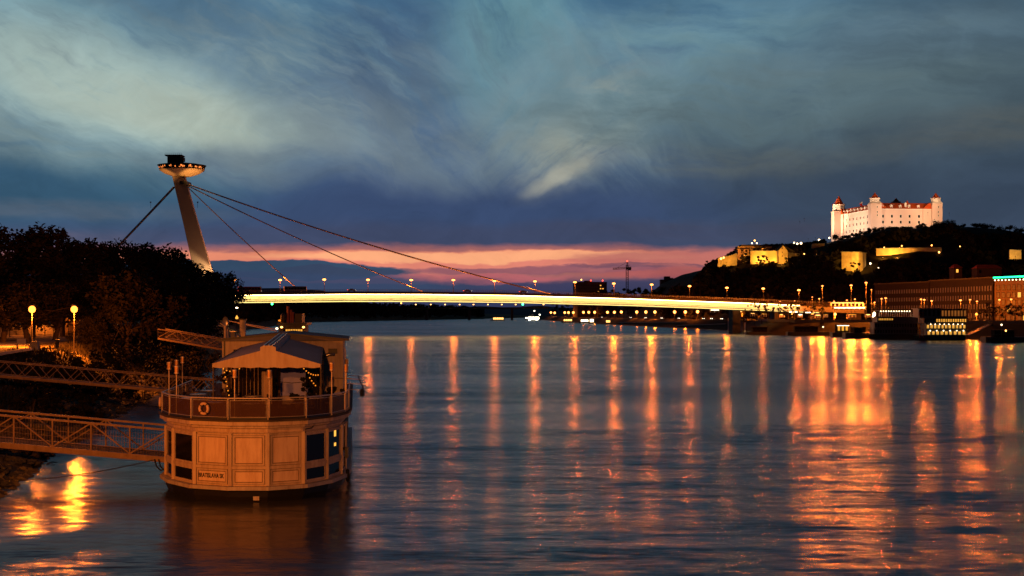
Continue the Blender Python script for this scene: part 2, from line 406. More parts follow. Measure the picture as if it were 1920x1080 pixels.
# water --------------------------------------------------------------
wm_ = bpy.data.materials.new('river_water'); wm_.use_nodes = True; t = wm_.node_tree; b = t.nodes['Principled BSDF']
b.inputs['Base Color'].default_value = (.035,.040,.045,1); b.inputs['IOR'].default_value = 1.33
tx = t.nodes.new('ShaderNodeTexCoord')
def wnz(sx_, sy_, rz, det, dist=0.):
    mp = t.nodes.new('ShaderNodeMapping'); t.links.new(tx.outputs['Object'], mp.inputs[0]); mp.inputs['Rotation'].default_value = (0,0,math.radians(rz))
    mp.inputs['Scale'].default_value = (sx_, sy_, 1)
    n = t.nodes.new('ShaderNodeTexNoise'); t.links.new(mp.outputs[0], n.inputs['Vector']); n.inputs['Scale'].default_value = 1
    n.inputs['Detail'].default_value = det; n.inputs['Roughness'].default_value = .55; n.inputs['Distortion'].default_value = dist
    return n.outputs['Fac']
def mth(op, a, b_):
    n = t.nodes.new('ShaderNodeMath'); n.operation = op
    for i, v in enumerate((a, b_)):
        if isinstance(v, (int, float)): n.inputs[i].default_value = v
        else: t.links.new(v, n.inputs[i])
    return n.outputs[0]
# slopes of the ripples straight from noise channels, so that far, sub-pixel waves still spread the lights
def slope(sx_, sy_, rz, det, ax_, ay_, dist=.3, amp=None):
    mp = t.nodes.new('ShaderNodeMapping'); t.links.new(tx.outputs['Object'], mp.inputs[0]); mp.inputs['Rotation'].default_value = (0,0,math.radians(rz))
    mp.inputs['Scale'].default_value = (sx_, sy_, 1)
    n = t.nodes.new('ShaderNodeTexNoise'); t.links.new(mp.outputs[0], n.inputs['Vector']); n.inputs['Scale'].default_value = 1
    n.inputs['Detail'].default_value = det; n.inputs['Roughness'].default_value = .6; n.inputs['Distortion'].default_value = dist
    s1 = t.nodes.new('ShaderNodeVectorMath'); s1.operation = 'SUBTRACT'; t.links.new(n.outputs['Color'], s1.inputs[0]); s1.inputs[1].default_value = (.5,.5,.5)
    s2 = t.nodes.new('ShaderNodeVectorMath'); s2.operation = 'MULTIPLY'; t.links.new(s1.outputs[0], s2.inputs[0]); s2.inputs[1].default_value = (ax_, ay_, 0)
    return s2.outputs[0]
def vadd(a, b_, op='ADD'):
    n = t.nodes.new('ShaderNodeVectorMath'); n.operation = op; t.links.new(a, n.inputs[0])
    if isinstance(b_, tuple): n.inputs[1].default_value = b_
    else: t.links.new(b_, n.inputs[1])
    return n.outputs[0]
wc = wnz(.010, .035, 3, 4, .8)
patch = t.nodes.new('ShaderNodeMapRange'); t.links.new(wc, patch.inputs[0]); patch.inputs[1].default_value = .36; patch.inputs[2].default_value = .64
patch.inputs[3].default_value = .75; patch.inputs[4].default_value = 1.3
sl = vadd(slope(.20, .85, 6, 3, .24, .34), slope(.9, 4.2, -7, 3, .24, .34))
sl = vadd(sl, slope(.03, .12, 2, 3, .03, .17, .6))
sc_n = t.nodes.new('ShaderNodeVectorMath'); sc_n.operation = 'SCALE'; t.links.new(sl, sc_n.inputs[0]); t.links.new(patch.outputs[0], sc_n.inputs['Scale'])
nv = vadd(sc_n.outputs[0], (0,0,1.0)); nv = vadd(nv, nv, 'NORMALIZE')
t.links.new(nv, b.inputs['Normal'])
rr = t.nodes.new('ShaderNodeMapRange'); t.links.new(patch.outputs[0], rr.inputs[0]); rr.inputs[1].default_value = .75; rr.inputs[2].default_value = 1.3; rr.inputs[3].default_value = .21; rr.inputs[4].default_value = .26
b.inputs['Anisotropic'].default_value = .62
tv = t.nodes.new('ShaderNodeCombineXYZ'); tv.inputs[1].default_value = 1.0; t.links.new(tv.outputs[0], b.inputs['Tangent'])
t.links.new(rr.outputs[0], b.inputs['Roughness'])
wmb = MB(); s_ = 30000
wmb.mesh([(-s_,-200,0),(s_,-200,0),(s_,s_,0),(-s_,s_,0)], [(0,1,2,3)])
put(wmb.build('river_water', wm_), kind='structure')

# distant ridge --------------------------------------------------------
def ridge(name, y, pts, m, thick=900):
    mb = MB(); n = len(pts); vs = []
    for px, py in pts:
        x = XA(px, y); z = ZA(py, y); vs += [(x, y-thick, -1), (x, y, z), (x, y+thick, -1)]
    fs = []
    for i in range(n-1):
        a = 3*i; fs += [(a, a+3, a+4, a+1), (a+1, a+4, a+5, a+2)]
    mb.mesh(vs, fs); put(mb.build(name, m, smooth=True), kind='structure')
ridge('far_hills', 12000, [(-200,575),(200,560),(380,546),(450,541),(520,540),(600,544),(640,552),(700,570),(760,578),(820,579),(900,574),(960,577),(1010,573),(1060,577),(1200,575),(1500,570),(2200,570)], M['farhill'])

# far wooded bank upstream of the bridge: too many trees to count
def clump_wood(name, trees, m, nleaf, label, seed=3):
    rnd = random.Random(seed); mb = MB(); vs = []; fs = []
    for (x, y, z, h, r) in trees:
        for k in range(nleaf):
            a = rnd.random()*6.283; t_ = rnd.random()**.6; zz = z+h*(.15+.85*rnd.random())
            rr = r*math.sqrt(max(0.05, 1-((zz-z-h*.5)/(h*.55))**2))*t_
            c = Vector((x+rr*math.cos(a), y+rr*math.sin(a), zz)); s = r*(.16+.26*rnd.random())
            u = Vector((rnd.uniform(-1,1), rnd.uniform(-1,1), rnd.uniform(-.7,.7))).normalized(); w = u.cross(Vector((rnd.uniform(-1,1), rnd.uniform(-1,1), rnd.uniform(-1,1)))).normalized()
            i = len(vs); vs += [c-u*s-w*s*.6, c+u*s-w*s*.5, c+u*s*.8+w*s*.6, c-u*s*.7+w*s*.7]; fs.append((i, i+1, i+2, i+3))
    mb.mesh(vs, fs); o = mb.build(name, m)
    return put(o, label, 'wood', kind='stuff')
rnd = random.Random(11)
tr = []
for i in range(520):
    y = 900+2900*rnd.random()**1.1; d = 6+rnd.random()**1.5*90
    x = ls(y)-d; tr.append((x, y, zl(x, y)-1, 11+9*rnd.random()+min(8, (y-900)*.006), 6+4*rnd.random()))
clump_wood('riverside_forest', tr, M['farwood'], 34, 'dark far riverside forest on the low bank seen under the bridge')

# ------------------------------------------------------------------ trees
def crown_mesh(seed, h, r, nclump, nleaf, leaf, base=.22, flat=1.0):
    """leaf quads in clumps spread through an uneven volume; returns (MB crown, limb ends)"""
    rd = random.Random(seed); vs = []; fs = []; ends = []
    for c in range(nclump):
        a = rd.random()*6.283; zt = base+(1-base)*rd.random()
        prof = math.sqrt(max(.04, 1-((zt-(base+.42))/(.62))**2))
        rr = r*prof*(.35+.65*math.sqrt(rd.random()))*(1+.22*math.sin(a*3+seed)+.15*math.sin(a*5+seed*2))
        cc = Vector((rr*math.cos(a), rr*math.sin(a), h*zt)); cr = r*(.17+.16*rd.random())
        ends.append(cc)
        for k in range(nleaf):
            d = Vector((rd.gauss(0,1), rd.gauss(0,1), rd.gauss(0,.75))); d = d.normalized()*cr*rd.random()**.4*(1 if rd.random() > .1 else 1.18)
            p = cc+d; s = leaf*(.6+.8*rd.random())
            u = Vector((rd.uniform(-1,1), rd.uniform(-1,1), rd.uniform(-.6,.6))).normalized(); w = u.cross(Vector((rd.uniform(-1,1), rd.uniform(-1,1), rd.uniform(-1,1)))).normalized()
            i = len(vs); vs += [p-u*s, p+w*s*.5, p+u*s, p-w*s*.5]; fs.append((i, i+1, i+2, i+3))
    m = MB(); m.mesh(vs, fs); return m, ends
def make_tree(seed, h, r, label, group, nclump=66, nleaf=120, leaf=.42, trunk=.45, lm='leaf', name='park_tree', lean=0.0, base=.22):
    root = empty(name, (0,0,0), label, 'tree', group)
    cm, ends = crown_mesh(seed, h, r, nclump, nleaf, leaf, base)
    rd = random.Random(seed+99)
    tb = MB(); top = Vector((lean*h*.3, 0, h*.42))
    tb.tube([(0,0,-.8),(0,0,.2),(lean*h*.1,.1,h*.18),(top.x,top.y,top.z)], [trunk*1.35, trunk*1.05, trunk*.85, trunk*.6], 9)
    for e in rd.sample(ends, min(12, len(ends))):
        s0 = Vector((lean*h*.2*rd.random(), 0, h*(.2+.2*rd.random()))); mid = (s0+e)/2+Vector((rd.uniform(-.6,.6), rd.uniform(-.6,.6), rd.uniform(0,1)))
        tb.tube([s0, mid, e], [trunk*.42, trunk*.26, trunk*.07], 5)
    tb.build('trunk', M['bark'], root, world=False, smooth=True)
    cm.build('crown', M[lm], root, world=False)
    return root
TREES = [ # px, Y, top py, radius, words
 (-75,236,424,9,'tall dark broadleaf tree standing at the left edge of the photo'),
 (8,262,431,9,'dark tree with a wide crown rising behind the left street lamp'),
 (62,255,428,8,'tallest ragged-topped tree of the park, over the leftmost lit lamp'),
 (118,268,450,7.5,'round-crowned tree above the gap between the two bright park lamps'),
 (165,285,455,8,'dark bushy tree just left of the back-stay cable foot'),
 (205,300,462,8,'dark tree right above the second park lamp, lower than its neighbours'),
 (250,310,457,9,'spreading flat-topped tree where the back-stay cable drops behind the crowns'),
 (292,335,472,8,'feathery-edged tree next right of where the back-stay cable disappears'),
 (322,385,487,8,'dark tree whose top meets the pink afterglow left of the pylon foot'),
 (350,440,497,8.5,'low dark tree just left of the pylon foot'),
 (378,505,505,9.5,'dark rounded tree standing before the pylon foot'),
 (398,570,512,10,'dark tree right of the pylon foot, highest there'),
 (400,640,523,8,'dark tree in the descending row, second from the bridge end'),
 (412,715,534,7,'last riverside tree in the row, touching the left end of the lit girder'),
]
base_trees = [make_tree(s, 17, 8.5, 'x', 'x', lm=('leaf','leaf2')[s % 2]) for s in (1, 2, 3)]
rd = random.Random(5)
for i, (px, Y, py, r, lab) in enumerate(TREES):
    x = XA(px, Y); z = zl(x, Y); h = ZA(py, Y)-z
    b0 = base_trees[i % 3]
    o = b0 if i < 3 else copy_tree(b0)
    o.location = (x, Y, z-.2); o.rotation_euler = (0,0,rd.random()*6.28); o.scale = (r/8.5, r/8.5, h/18.0)
    put(o, lab, 'tree', 'trees along the left bank park')
# two lower, lamp-lit trees in front
LIT = [(238,222,512,6.6,'rust-lit round tree standing in front of the taller trees, right of the park lamps'),
       (300,262,520,6.5,'dim reddish tree next right of the rust-lit round tree'),
       (172,215,590,3.0,'small dark shrub-like tree just right of the second park lamp'),
       (352,330,548,6.5,'dark low tree at the slope above the farthest gangway'),
       (392,420,556,6.5,'dark low tree close to the left end of the lit girder')]
for i, (px, Y, py, r, lab) in enumerate(LIT):
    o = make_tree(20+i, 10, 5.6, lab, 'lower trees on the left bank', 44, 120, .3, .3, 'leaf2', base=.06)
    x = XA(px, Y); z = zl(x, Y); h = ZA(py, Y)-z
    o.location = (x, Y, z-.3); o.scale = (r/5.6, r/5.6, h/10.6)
# open-branched trees whose undersides catch the lamps
for i, (px, Y, py, r, lab) in enumerate([(4,216,530,5.5,'thick-trunked tree at the left frame edge with lamp-lit lower leaves'),
        (52,226,526,5.5,'dark forked tree with lamp-lit leaves directly behind the left park lamp'),
        (103,236,530,5.0,'small-leaved tree with orange-lit twigs between the two park lamps')]):
    o = make_tree(31+i, 11, 5.5, lab, 'lamp-lit trees in the park', 60, 46, .26, .5, 'leaf2', lean=(.3,-.3,.4)[i], base=.26)
    x = XA(px, Y); z = zl(x, Y); h = ZA(py, Y)-z
    o.location = (x, Y, z-.1); o.scale = (r/5.5, r/5.5, h/11.5)

# bushes on the slope, individually, and a sward of tall weeds
BU = [(70,140,694,1.6),(110,148,682,1.8),(150,156,672,2.0),(190,166,660,2.2),(232,176,640,2.8),(270,180,644,2.6),(310,186,650,2.6),(345,196,648,2.8),(380,210,650,3),(60,128,715,1.8),(110,132,718,1.8),(160,138,722,1.4)]
bnames = ['in the upper row of scrub, by the lit path','in the upper row of scrub, left of centre','below the second park lamp','on the slope edge, middle of the scrub','at the top of the slope under the rust-lit tree','on the slope edge right of the rust-lit tree',
 'left of the landward foot of the farthest gangway','just beneath the farthest gangway','behind the roof cabin of the boat','close behind the upper gangway rail at far left','behind the upper gangway, second from the left','behind the upper gangway, in the middle','behind the upper gangway, near the rocks','near the boat, behind the upper gangway end']
for i, ((px, Y, py, r), nm) in enumerate(zip(BU, bnames)):
    cm, _ = crown_mesh(60+i, 2*r, r*1.1, 16, 110, .15, .0)
    root = empty('bush', (XA(px,Y), Y, 0), 'dark bush '+nm, 'bush', 'bushes on the left bank slope')
    z = zl(XA(px,Y), Y); root.location.z = z-.3; s = max(.5, (ZA(py,Y)-z)/(2*r)); root.scale = (1.2,1.2,s)
    cm.build('foliage', M['leaf2'], root, world=False)
    st = MB(); st.tube([(0,0,-.3),(.1,0,r*.5),(.2,.1,r)], [.12,.08,.04], 6); st.tube([(0,0,0),(-.4,.2,r*.8)], [.08,.03], 5); st.build('stem', M['bark'], root, world=False)
rd = random.Random(77); vs = []; fs = []
for i in range(26000):
    Y = 88+rd.random()**1.2*240; d = 4+rd.random()*9.5; x = ls(Y)-d; z = zl(x, Y)
    if d > 13.5 and rd.random() < .6: continue
    hgt = (.25+.7*rd.random()**2)*(1 if d < 13 else .5); a = rd.random()*6.28; w = .05+.09*rd.random(); k = len(vs)
    dx, dy = math.cos(a)*w, math.sin(a)*w; lx, ly = rd.uniform(-.25,.25), rd.uniform(-.25,.25)
    vs += [(x-dx,Y-dy,z-.05),(x+dx,Y+dy,z-.05),(x+lx,Y+ly,z+hgt)]; fs.append((k,k+1,k+2))
mb = MB(); mb.mesh(vs, fs); put(mb.build('tall_grass', M['leaf2']), 'dark tall grass and weeds covering the left bank slope', 'grass', kind='stuff')
# riprap
def rockmesh(mb, c, s, rd):
    vs = []
    bm = bmesh.new(); bmesh.ops.create_icosphere(bm, subdivisions=1, radius=1)
    q = Matrix.Rotation(rd.random()*6.28, 3, 'Z')@Matrix.Rotation(rd.uniform(-.5,.5), 3, 'X'); sc = Vector((s*rd.uniform(.8,1.5), s*rd.uniform(.7,1.1), s*rd.uniform(.5,.8)))
    for v in bm.verts:
        p = v.co*(1+rd.uniform(-.22,.22)); vs.append(Vector(c)+q@Vector((p.x*sc.x, p.y*sc.y, p.z*sc.z)))
    fs = [tuple(v.index for v in f.verts) for f in bm.faces]; bm.free(); mb.mesh(vs, fs)
mb = MB(); rd = random.Random(8)
for i in range(1900):
    Y = 82+rd.random()**1.3*200; d = rd.uniform(-1.6, 4.6); x = ls(Y)-d
    rockmesh(mb, (x, Y, zl(x, Y)+.1), rd.uniform(.18, .55), rd)
put(mb.build('riprap_rocks', M['rock']), 'grey broken rocks heaped along the left waterline', 'rocks', kind='stuff')

# ------------------------------------------------------------------ park on the left bank
mb = MB(); n = 0; vs = []; fs = []
for i in range(60):
    y = 96+i*4.2
    for d in (17.5, 25.5):
        x = ls(y)-d; vs.append((x, y, zl(x, y)+.03))
for i in range(59): fs.append((2*i, 2*i+2, 2*i+3, 2*i+1))
mb.mesh(vs, fs); put(mb.build('park_path', M['path']), kind='structure')
mb = MB()
for i in range(14):
    x0, y0 = XA(-60+9*i, 128+3.3*i), 128+3.3*i; x1, y1 = XA(-60+9*(i+1), 128+3.3*(i+1)), 128+3.3*(i+1)
    if i == 13: break
    mb.beam((x0,y0,6.88),(x1,y1,6.88),.45,.3)
mb.box(x1-.4, x1+.4, y1-.4, y1+.4, 6.6, 7.75)
root = empty('parapet', (x1, y1, 6.8), 'low pale stone parapet ending in a block beside the park path', 'parapet')
mb.build('coping', M['kerbstone'], root)
# flood wall behind the park
root = empty('flood_wall', (-110, 303, 7), 'long low lamp-lit wall running behind the park trees', 'wall')
mb = MB(); mb.beam((-150,309,7.4),(-80,300,7.4),.5,2.6); mb.build('wall', M['kerbstone'], root)
mb = MB(); mb.beam((-150,309,8.78),(-80,300,8.78),.8,.16); mb.build('coping_course', M['kerbstone'], root)
# pavilion
root = empty('park_pavilion', (-91, 296, 6.9), 'small pale flat-roofed pavilion seen between the two park lamps', 'pavilion')
xa, xb = XA(106,292), XA(150,292)
mb = MB(); mb.box(xa, xb, 292, 299, 6.6, 11.6); mb.build('wall', M['pavwall'], root)
mb = MB(); mb.box(xa-.4, xb+.4, 291.6, 299.4, 11.6, 11.95); mb.build('roof', M['darkroof'], root)
mb = MB(); mb.box(xa+2.6, xa+3.7, 291.9, 292.05, 6.9, 9.1); mb.build('door', M['darkwood'], root)

def lamp_post(name, base, head, headmat, label, group, kind='globe', polew=.09, hs=.3, arm=None, power=0):
    """pole from base to head, lantern on top"""
    bx, by, bz = base; root = empty(name, base, label, 'street lamp', group)
    hx, hy, hz = head
    mb = MB(); mb.tube([(bx,by,bz),(bx,by,bz+.6)], polew*1.7, 8)
    if arm: mb.tube([(bx,by,bz),(bx,by,hz+.1),(bx+(hx-bx)*.5,by+(hy-by)*.5,hz+hs*1.5),(hx,hy,hz+hs*1.1)], [polew*1.2,polew*.8,polew*.7,polew*.6], 7)
    else: mb.tube([(bx,by,bz),(bx,by,hz-hs*.6)], [polew*1.2, polew*.8], 8)
    mb.build('pole', M['pole'], root)
    h = MB()
    if kind == 'globe': h.ball((hx,hy,hz), hs, 10)
    else: h.lathe([(hs*.25,hs*.45),(hs*.9,hs*.2),(hs,-.05*hs),(hs*.75,-hs*.4),(hs*.2,-hs*.5)], 10, (hx,hy,hz))
    lan = h.build('lantern', headmat, root, smooth=True)
    c = MB(); c.lathe([(hs*.9,.0),(hs*.6,hs*.35),(hs*.1,hs*.45)], 10, (hx,hy,hz+hs*.95 if kind == 'globe' else hz+hs*.5)); c.build('cap', M['dark'], root)
    if power:
        ld = bpy.data.lights.new('sodium_light', 'POINT'); ld.energy = power; ld.color = (1,.19,.012); ld.shadow_soft_size = hs*.9
        lo = bpy.data.objects.new('sodium_light', ld); COL.objects.link(lo); lo.parent = root; lo.location = (hx-bx, hy-by, hz-bz-hs*(1.95 if kind == 'globe' else 1.5))
    return root
for px, py, Y, lab in [(60,580,187,'bright park lamp on a thin pole at the path, left of the two nearest'), (139,580,192,'bright park lamp on a thin pole at the path, right of the two nearest')]:
    h = P(px, py, Y); lamp_post('park_lamp', (h.x, Y, zl(h.x, Y)), h, E['park_lamp'], lab, 'nearest park lamps', polew=.07, hs=.48, power=24000)
for px, py, Y, lab in [(18,583,262,'small glowing lamp behind the tree at the left frame edge'), (48,573,275,'small glowing lamp half hidden in leaves just left of the brighter lamp'),
     (30,600,290,'small lamp low behind the forked tree'), (84,594,284,'small white lamp just right of the left park lamp'), (66,595,300,'faint lamp beneath the left park lamp'),
     (113,581,280,'small lamp beside the pavilion corner'), (128,567,290,'tiny lamp in the leaves above the right park lamp')]:
    h = P(px, py, Y); lamp_post('park_lamp', (h.x, Y, zl(h.x, Y)), h, E['quay_lamp'], lab, 'farther park lamps', polew=.07, hs=.3, power=1500)
h = P(110, 584, 282)
root = empty('flag_pole', (h.x-.4, 280, 6.9), 'bare thin unlit pole in front of the pavilion', 'pole'); mb = MB(); mb.tube([(h.x-.4,280,6.8),(h.x-.4,280,11.6)], [.09,.06], 7); mb.build('shaft', M['dark'], root)
mb = MB(); mb.ball((h.x-.4,280,11.66), .12, 8); mb.build('finial', M['dark'], root)
# bench, info board, bin
p = P(44, 648, 178)
root = empty('park_bench', (p.x, 178, 6.8), 'dark wooden bench by the path near the left frame edge', 'bench')
mb = MB()
for k in range(3): mb.box(p.x-1, p.x+1, 177.75+k*.17, 177.88+k*.17, 7.22, 7.27)
mb.build('seat', M['darkwood'], root)
mb = MB()
for k in range(2): mb.box(p.x-1, p.x+1, 178.28, 178.32, 7.42+k*.2, 7.55+k*.2)
mb.build('backrest', M['darkwood'], root)
for s in (-.8, .8):
    mb = MB(); mb.box(p.x+s-.04, p.x+s+.04, 177.78, 178.26, 6.7, 7.2); mb.box(p.x+s-.04, p.x+s+.04, 178.2, 178.27, 7.2, 7.75); mb.build('leg', M['dark'], root)
p = P(40, 640, 172)
root = empty('notice_board', (p.x, 172, 6.8), 'small pale notice board on two posts beside the bench', 'board')
mb = MB(); mb.box(p.x-.55, p.x+.55, 171.97, 172.03, 7.5, 8.1); mb.build('panel', M['signw'], root)
for s in (-.5, .5):
    mb = MB(); mb.tube([(p.x+s,172.06,6.7),(p.x+s,172.06,8.15)], .035, 6); mb.build('post', M['dark'], root)
p = P(107, 648, 180)
root = empty('litter_bin', (p.x, 180, 6.8), 'small dark round litter bin under the bare pole', 'bin')
mb = MB(); mb.lathe([(.22,0),(.3,.85),(.3,.9),(.24,.9),(.2,.1)], 12, (p.x,180,6.8)); mb.build('body', M['dark'], root)
mb = MB(); mb.lathe([(.33,.9),(.3,1.02),(.05,1.1)], 12, (p.x,180,6.8)); mb.build('lid', M['dark'], root)
# a stretch of the old bridge the photograph is taken from, unseen, carrying a lamp added to light the boat
ob = empty('old_bridge', (0,-8,8.9), 'old steel bridge the view is taken from, behind the camera', 'bridge')
mb = MB(); mb.box(-60,60,-14,-1.2,8.7,9.3); mb.build('deck', M['asphalt'], ob)
mb = MB(); mb.box(-60,60,-1.5,-1.1,9.303,9.45); mb.build('kerb', M['kerbstone'], ob)
for x in (-45, 45):
    mb = MB(); mb.box(x-1.5,x+1.5,-12,-3,-2,8.697); mb.build('pier', M['concrete'], ob)
r_ = lamp_post('bridge_lamp', (-5,-2.4,9.3), (-5,-1.2,17.2), E['park_lamp'], 'floodlight added on the old bridge beside the viewpoint, aimed at the boat', None, 'cobra', .09, .3, arm=True)
ld = bpy.data.lights.new('sodium_light', 'SPOT'); ld.energy = 115000; ld.color = (1,.27,.045); ld.shadow_soft_size = .3; ld.spot_size = math.radians(30); ld.spot_blend = .5
lo = bpy.data.objects.new('sodium_light', ld); COL.objects.link(lo); lo.parent = r_; lo.location = (0,1.3,7.3)
lo.rotation_euler = Vector((-17-(-5), 95+1.1, 4-16.6)).to_track_quat('-Z', 'Y').to_euler()
# street lamps on the embankment where the gangways land: their orange light falls on the boat
for (x, y, e, lab) in [(-42,52,2.6,'quay street lamp on the near embankment left of the boat')]:
    r_ = lamp_post('quay_lamp', (x, y, 6.8), (x+1.4, y+.4, 14.2), E['park_lamp'], lab, 'quay lamps by the gangways', 'cobra', .09, .3, arm=True)
    ld = bpy.data.lights.new('sodium_light', 'SPOT'); ld.energy = 15000*e; ld.color = (1,.21,.015); ld.shadow_soft_size = .3; ld.spot_size = math.radians(75); ld.spot_blend = .6
    lo = bpy.data.objects.new('sodium_light', ld); COL.objects.link(lo); lo.parent = r_; lo.location = (1.4,.4,14.2-6.8-.5); lo.rotation_euler = Vector((-24-x, 100-y, 4-13.7)).to_track_quat('-Z', 'Y').to_euler()

# ------------------------------------------------------------------ the cable-stayed bridge
BU_ = Vector((1,.3,0)).normalized(); BN = Vector((.3,-1,0)).normalized()   # along, and towards the camera
def bpt(px, off=0.0, z=0.0):
    """point over the bridge's near edge line (off > 0 = farther from the camera side)"""
    Y = 790/(1-.3*(px-960)/F); return Vector(((px-960)/F*Y, Y, z))-BN*off
ZT = [(250,19.5),(440,22.7),(650,23.5),(800,23.6),(960,23.2),(1180,21.6),(1390,19.4),(1500,18.0),(1650,16.2),(1900,14.2)]
def zt(px): return interp(ZT, px)
bridge = empty('cable_bridge', (XA(700,760), 760, 0), 'long lit cable-stayed road bridge with a leaning pylon and saucer restaurant', 'bridge')
PX = [300+12.5*i for i in range(107)]
def along(prof, m, name, pxs=PX, parent=bridge):
    """sweep a closed (off, dz) profile along the deck"""
    vs = []; n = len(prof)
    for px in pxs:
        for o_, dz in prof: vs.append(bpt(px, o_, zt(px)+dz))
    fs = [(i*n+k, i*n+(k+1) % n, (i+1)*n+(k+1) % n, (i+1)*n+k) for i in range(len(pxs)-1) for k in range(n)]
    fs += [tuple(range(n)), tuple((len(pxs)-1)*n+k for k in range(n-1, -1, -1))]
    mb = MB(); mb.mesh(vs, fs); return mb.build(name, m, parent)
along([(0,0),(0,-1.45),(.25,-1.45),(3.2,-1.65),(17.8,-1.65),(21,-1.45),(21,0)], M['deckedge'], 'deck')
along([(2.6,-1.7),(2.6,-4.8),(18.4,-4.8),(18.4,-1.7)], M['girder'], 'box_girder')
along([(-.3,-4.85),(-.3,-5.1),(2.6,-5.1),(2.6,-4.85)], M['dark'], 'walkway')
along([(-.32,-5.15),(-.32,-5.6),(-.1,-5.6),(-.1,-5.15)], E['edge'], 'walkway_edge_light', PX[:100])
along([(.35,-1.5),(.35,-1.72),(1.0,-1.72),(1.0,-1.5)], E['strip'], 'strip_light', PX[:97])
mb = MB()
for i in range(0, 1240, 4):
    px = 300+i; a = bpt(px, -.25, zt(px)-4.95); mb.beam(a, a+Vector((0,0,1.1)), .06, .06)
for i in range(106):
    a = bpt(PX[i], -.25, zt(PX[i])-3.85); b_ = bpt(PX[i+1], -.25, zt(PX[i+1])-3.85); mb.beam(a, b_, .08, .08)
mb.build('walkway_railing', M['cable'], bridge)
mb = MB()
for i in range(0, 1240, 4):
    px = 300+i; a = bpt(px, .1, zt(px)); mb.beam(a, a+Vector((0,0,1.1)), .07, .07)
for i in range(106):
    for dz in (.55, 1.1):
        a = bpt(PX[i], .1, zt(PX[i])+dz); b_ = bpt(PX[i+1], .1, zt(PX[i+1])+dz); mb.beam(a, b_, .09, .12)
mb.build('deck_railing', M['cable'], bridge)
# pier on the castle side
mb = MB()
for px, w in [(1392, 4.5), (1468, 3), (1545, 3), (1618, 5)]:
    c = bpt(px, 10.5, 0); mb = MB(); mb.box(c.x-w/2, c.x+w/2, c.y-8, c.y+8, -2, zt(px)-4.95); mb.build('pier', M['concrete'], bridge)
# pylon: two legs leaning away from the river, meeting under the saucer
top = Vector((XA(331,742), 745, ZA(322,742)))
def leg(off, nm):
    base = bpt(411, off, 5); mb = MB(); vs = []; n = 12
    for i in range(n):
        t_ = i/(n-1); c = base.lerp(Vector((top.x, top.y+(off-10)*.18, top.z)), t_); w = 10.4-4.3*t_; d = 3.6-1.0*t_
        for sx_, sy_ in ((-1,-1),(1,-1),(1,1),(-1,1)): vs.append(c+BU_*sx_*w/2+Vector((0,1,0))*sy_*d/2)
    fs = [(i*4+k, i*4+(k+1) % 4, (i+1)*4+(k+1) % 4, (i+1)*4+k) for i in range(n-1) for k in range(4)]+[(0,3,2,1), (n*4-4, n*4-3, n*4-2, n*4-1)]
    mb.mesh(vs, fs); mb.build(nm, M['pylon'], bridge)
leg(6, 'pylon_leg'); leg(14, 'pylon_leg')
mb = MB(); c = Vector((XA(340,742), 745, ZA(343,742))); mb.box(c.x-.6, c.x+3.4, 740, 750, c.z-.9, c.z+.8); mb.build('cable_saddle', M['dark'], bridge)
# saucer restaurant
sc_ = Vector((XA(338.5,742), 745, ZA(318,742)))
S0 = 12.4
sau = MB(); sau.lathe([(3.2,-3.4),(5,-3.2),(9,-1.8),(S0-.9,-.1),(S0-.7,.15),(1,.2)], 48, sc_)
so = sau.build('saucer_underside', M['cream'], bridge)
mb = MB()
for k in range(48):
    a = 2*math.pi*k/48; u = Vector((math.cos(a), math.sin(a), 0)); mb.beam(sc_+u*3.4+Vector((0,0,-3.4)), sc_+u*(S0-.9)+Vector((0,0,-.15)), .12, .22)
mb.build('rib', M['concrete'], so)
mb = MB(); mb.lathe([(S0-1.0,.2),(S0-.25,2.5),(1,2.6)], 48, sc_); wb_ = mb.build('window_band', M['dglass'], bridge)
mb = MB(); rd = random.Random(3)
for k in range(96):
    if rd.random() < .55: continue
    a = 2*math.pi*k/96; u = Vector((math.cos(a), math.sin(a), 0)); v = Vector((-u.y, u.x, 0)); r0 = S0-.45+.02; z0 = .5+rd.random()*.7; h0 = .35+rd.random()*.8; w0 = .15+rd.random()*.25
    p0 = sc_+u*(S0-1.0+.75*(z0-.2)/2.3+.08)+Vector((0,0,z0)); p1 = sc_+u*(S0-1.0+.75*(z0+h0-.2)/2.3+.08)+Vector((0,0,z0+h0))
    i0 = [p0-v*w0, p0+v*w0, p1+v*w0, p1-v*w0]; i1 = [q-u*.04 for q in i0]
    mb.mesh(i0+i1, [(0,1,2,3),(7,6,5,4),(0,4,5,1),(1,5,6,2),(2,6,7,3),(3,7,4,0)])
mb.build('lit_table', E['saucer'], wb_)
mb = MB()
for k in range(48):
    a = 2*math.pi*k/48; u = Vector((math.cos(a), math.sin(a), 0)); mb.beam(sc_+u*(S0-.93)+Vector((0,0,.2)), sc_+u*(S0-.18)+Vector((0,0,2.5)), .12, .14)
mb.build('mullion', M['dark'], wb_)
mb = MB(); mb.lathe([(S0+.15,2.3),(S0+.2,2.5),(9,3.1),(4,3.7),(1,3.8)], 48, sc_); mb.build('saucer_roof', M['darkroof'], bridge)
mb = MB(); mb.prism([(sc_.x+x, sc_.y+y) for x, y in ((-6.8,-3.5),(.2,-3.5),(.2,3.5),(-6.8,3.5))], sc_.z+3.0, sc_.z+7.2)
mb.prism([(sc_.x+x, sc_.y+y) for x, y in ((-8,-4.2),(.9,-4.2),(.6,4.2),(-8,4.2))], sc_.z+7.2, sc_.z+7.75)
mb.box(sc_.x-.2, sc_.x+1.1, sc_.y-2.6, sc_.y+2.6, sc_.z+4.6, sc_.z+6.6)
mb.build('viewing_deck', M['darkroof'], bridge)
mb = MB()
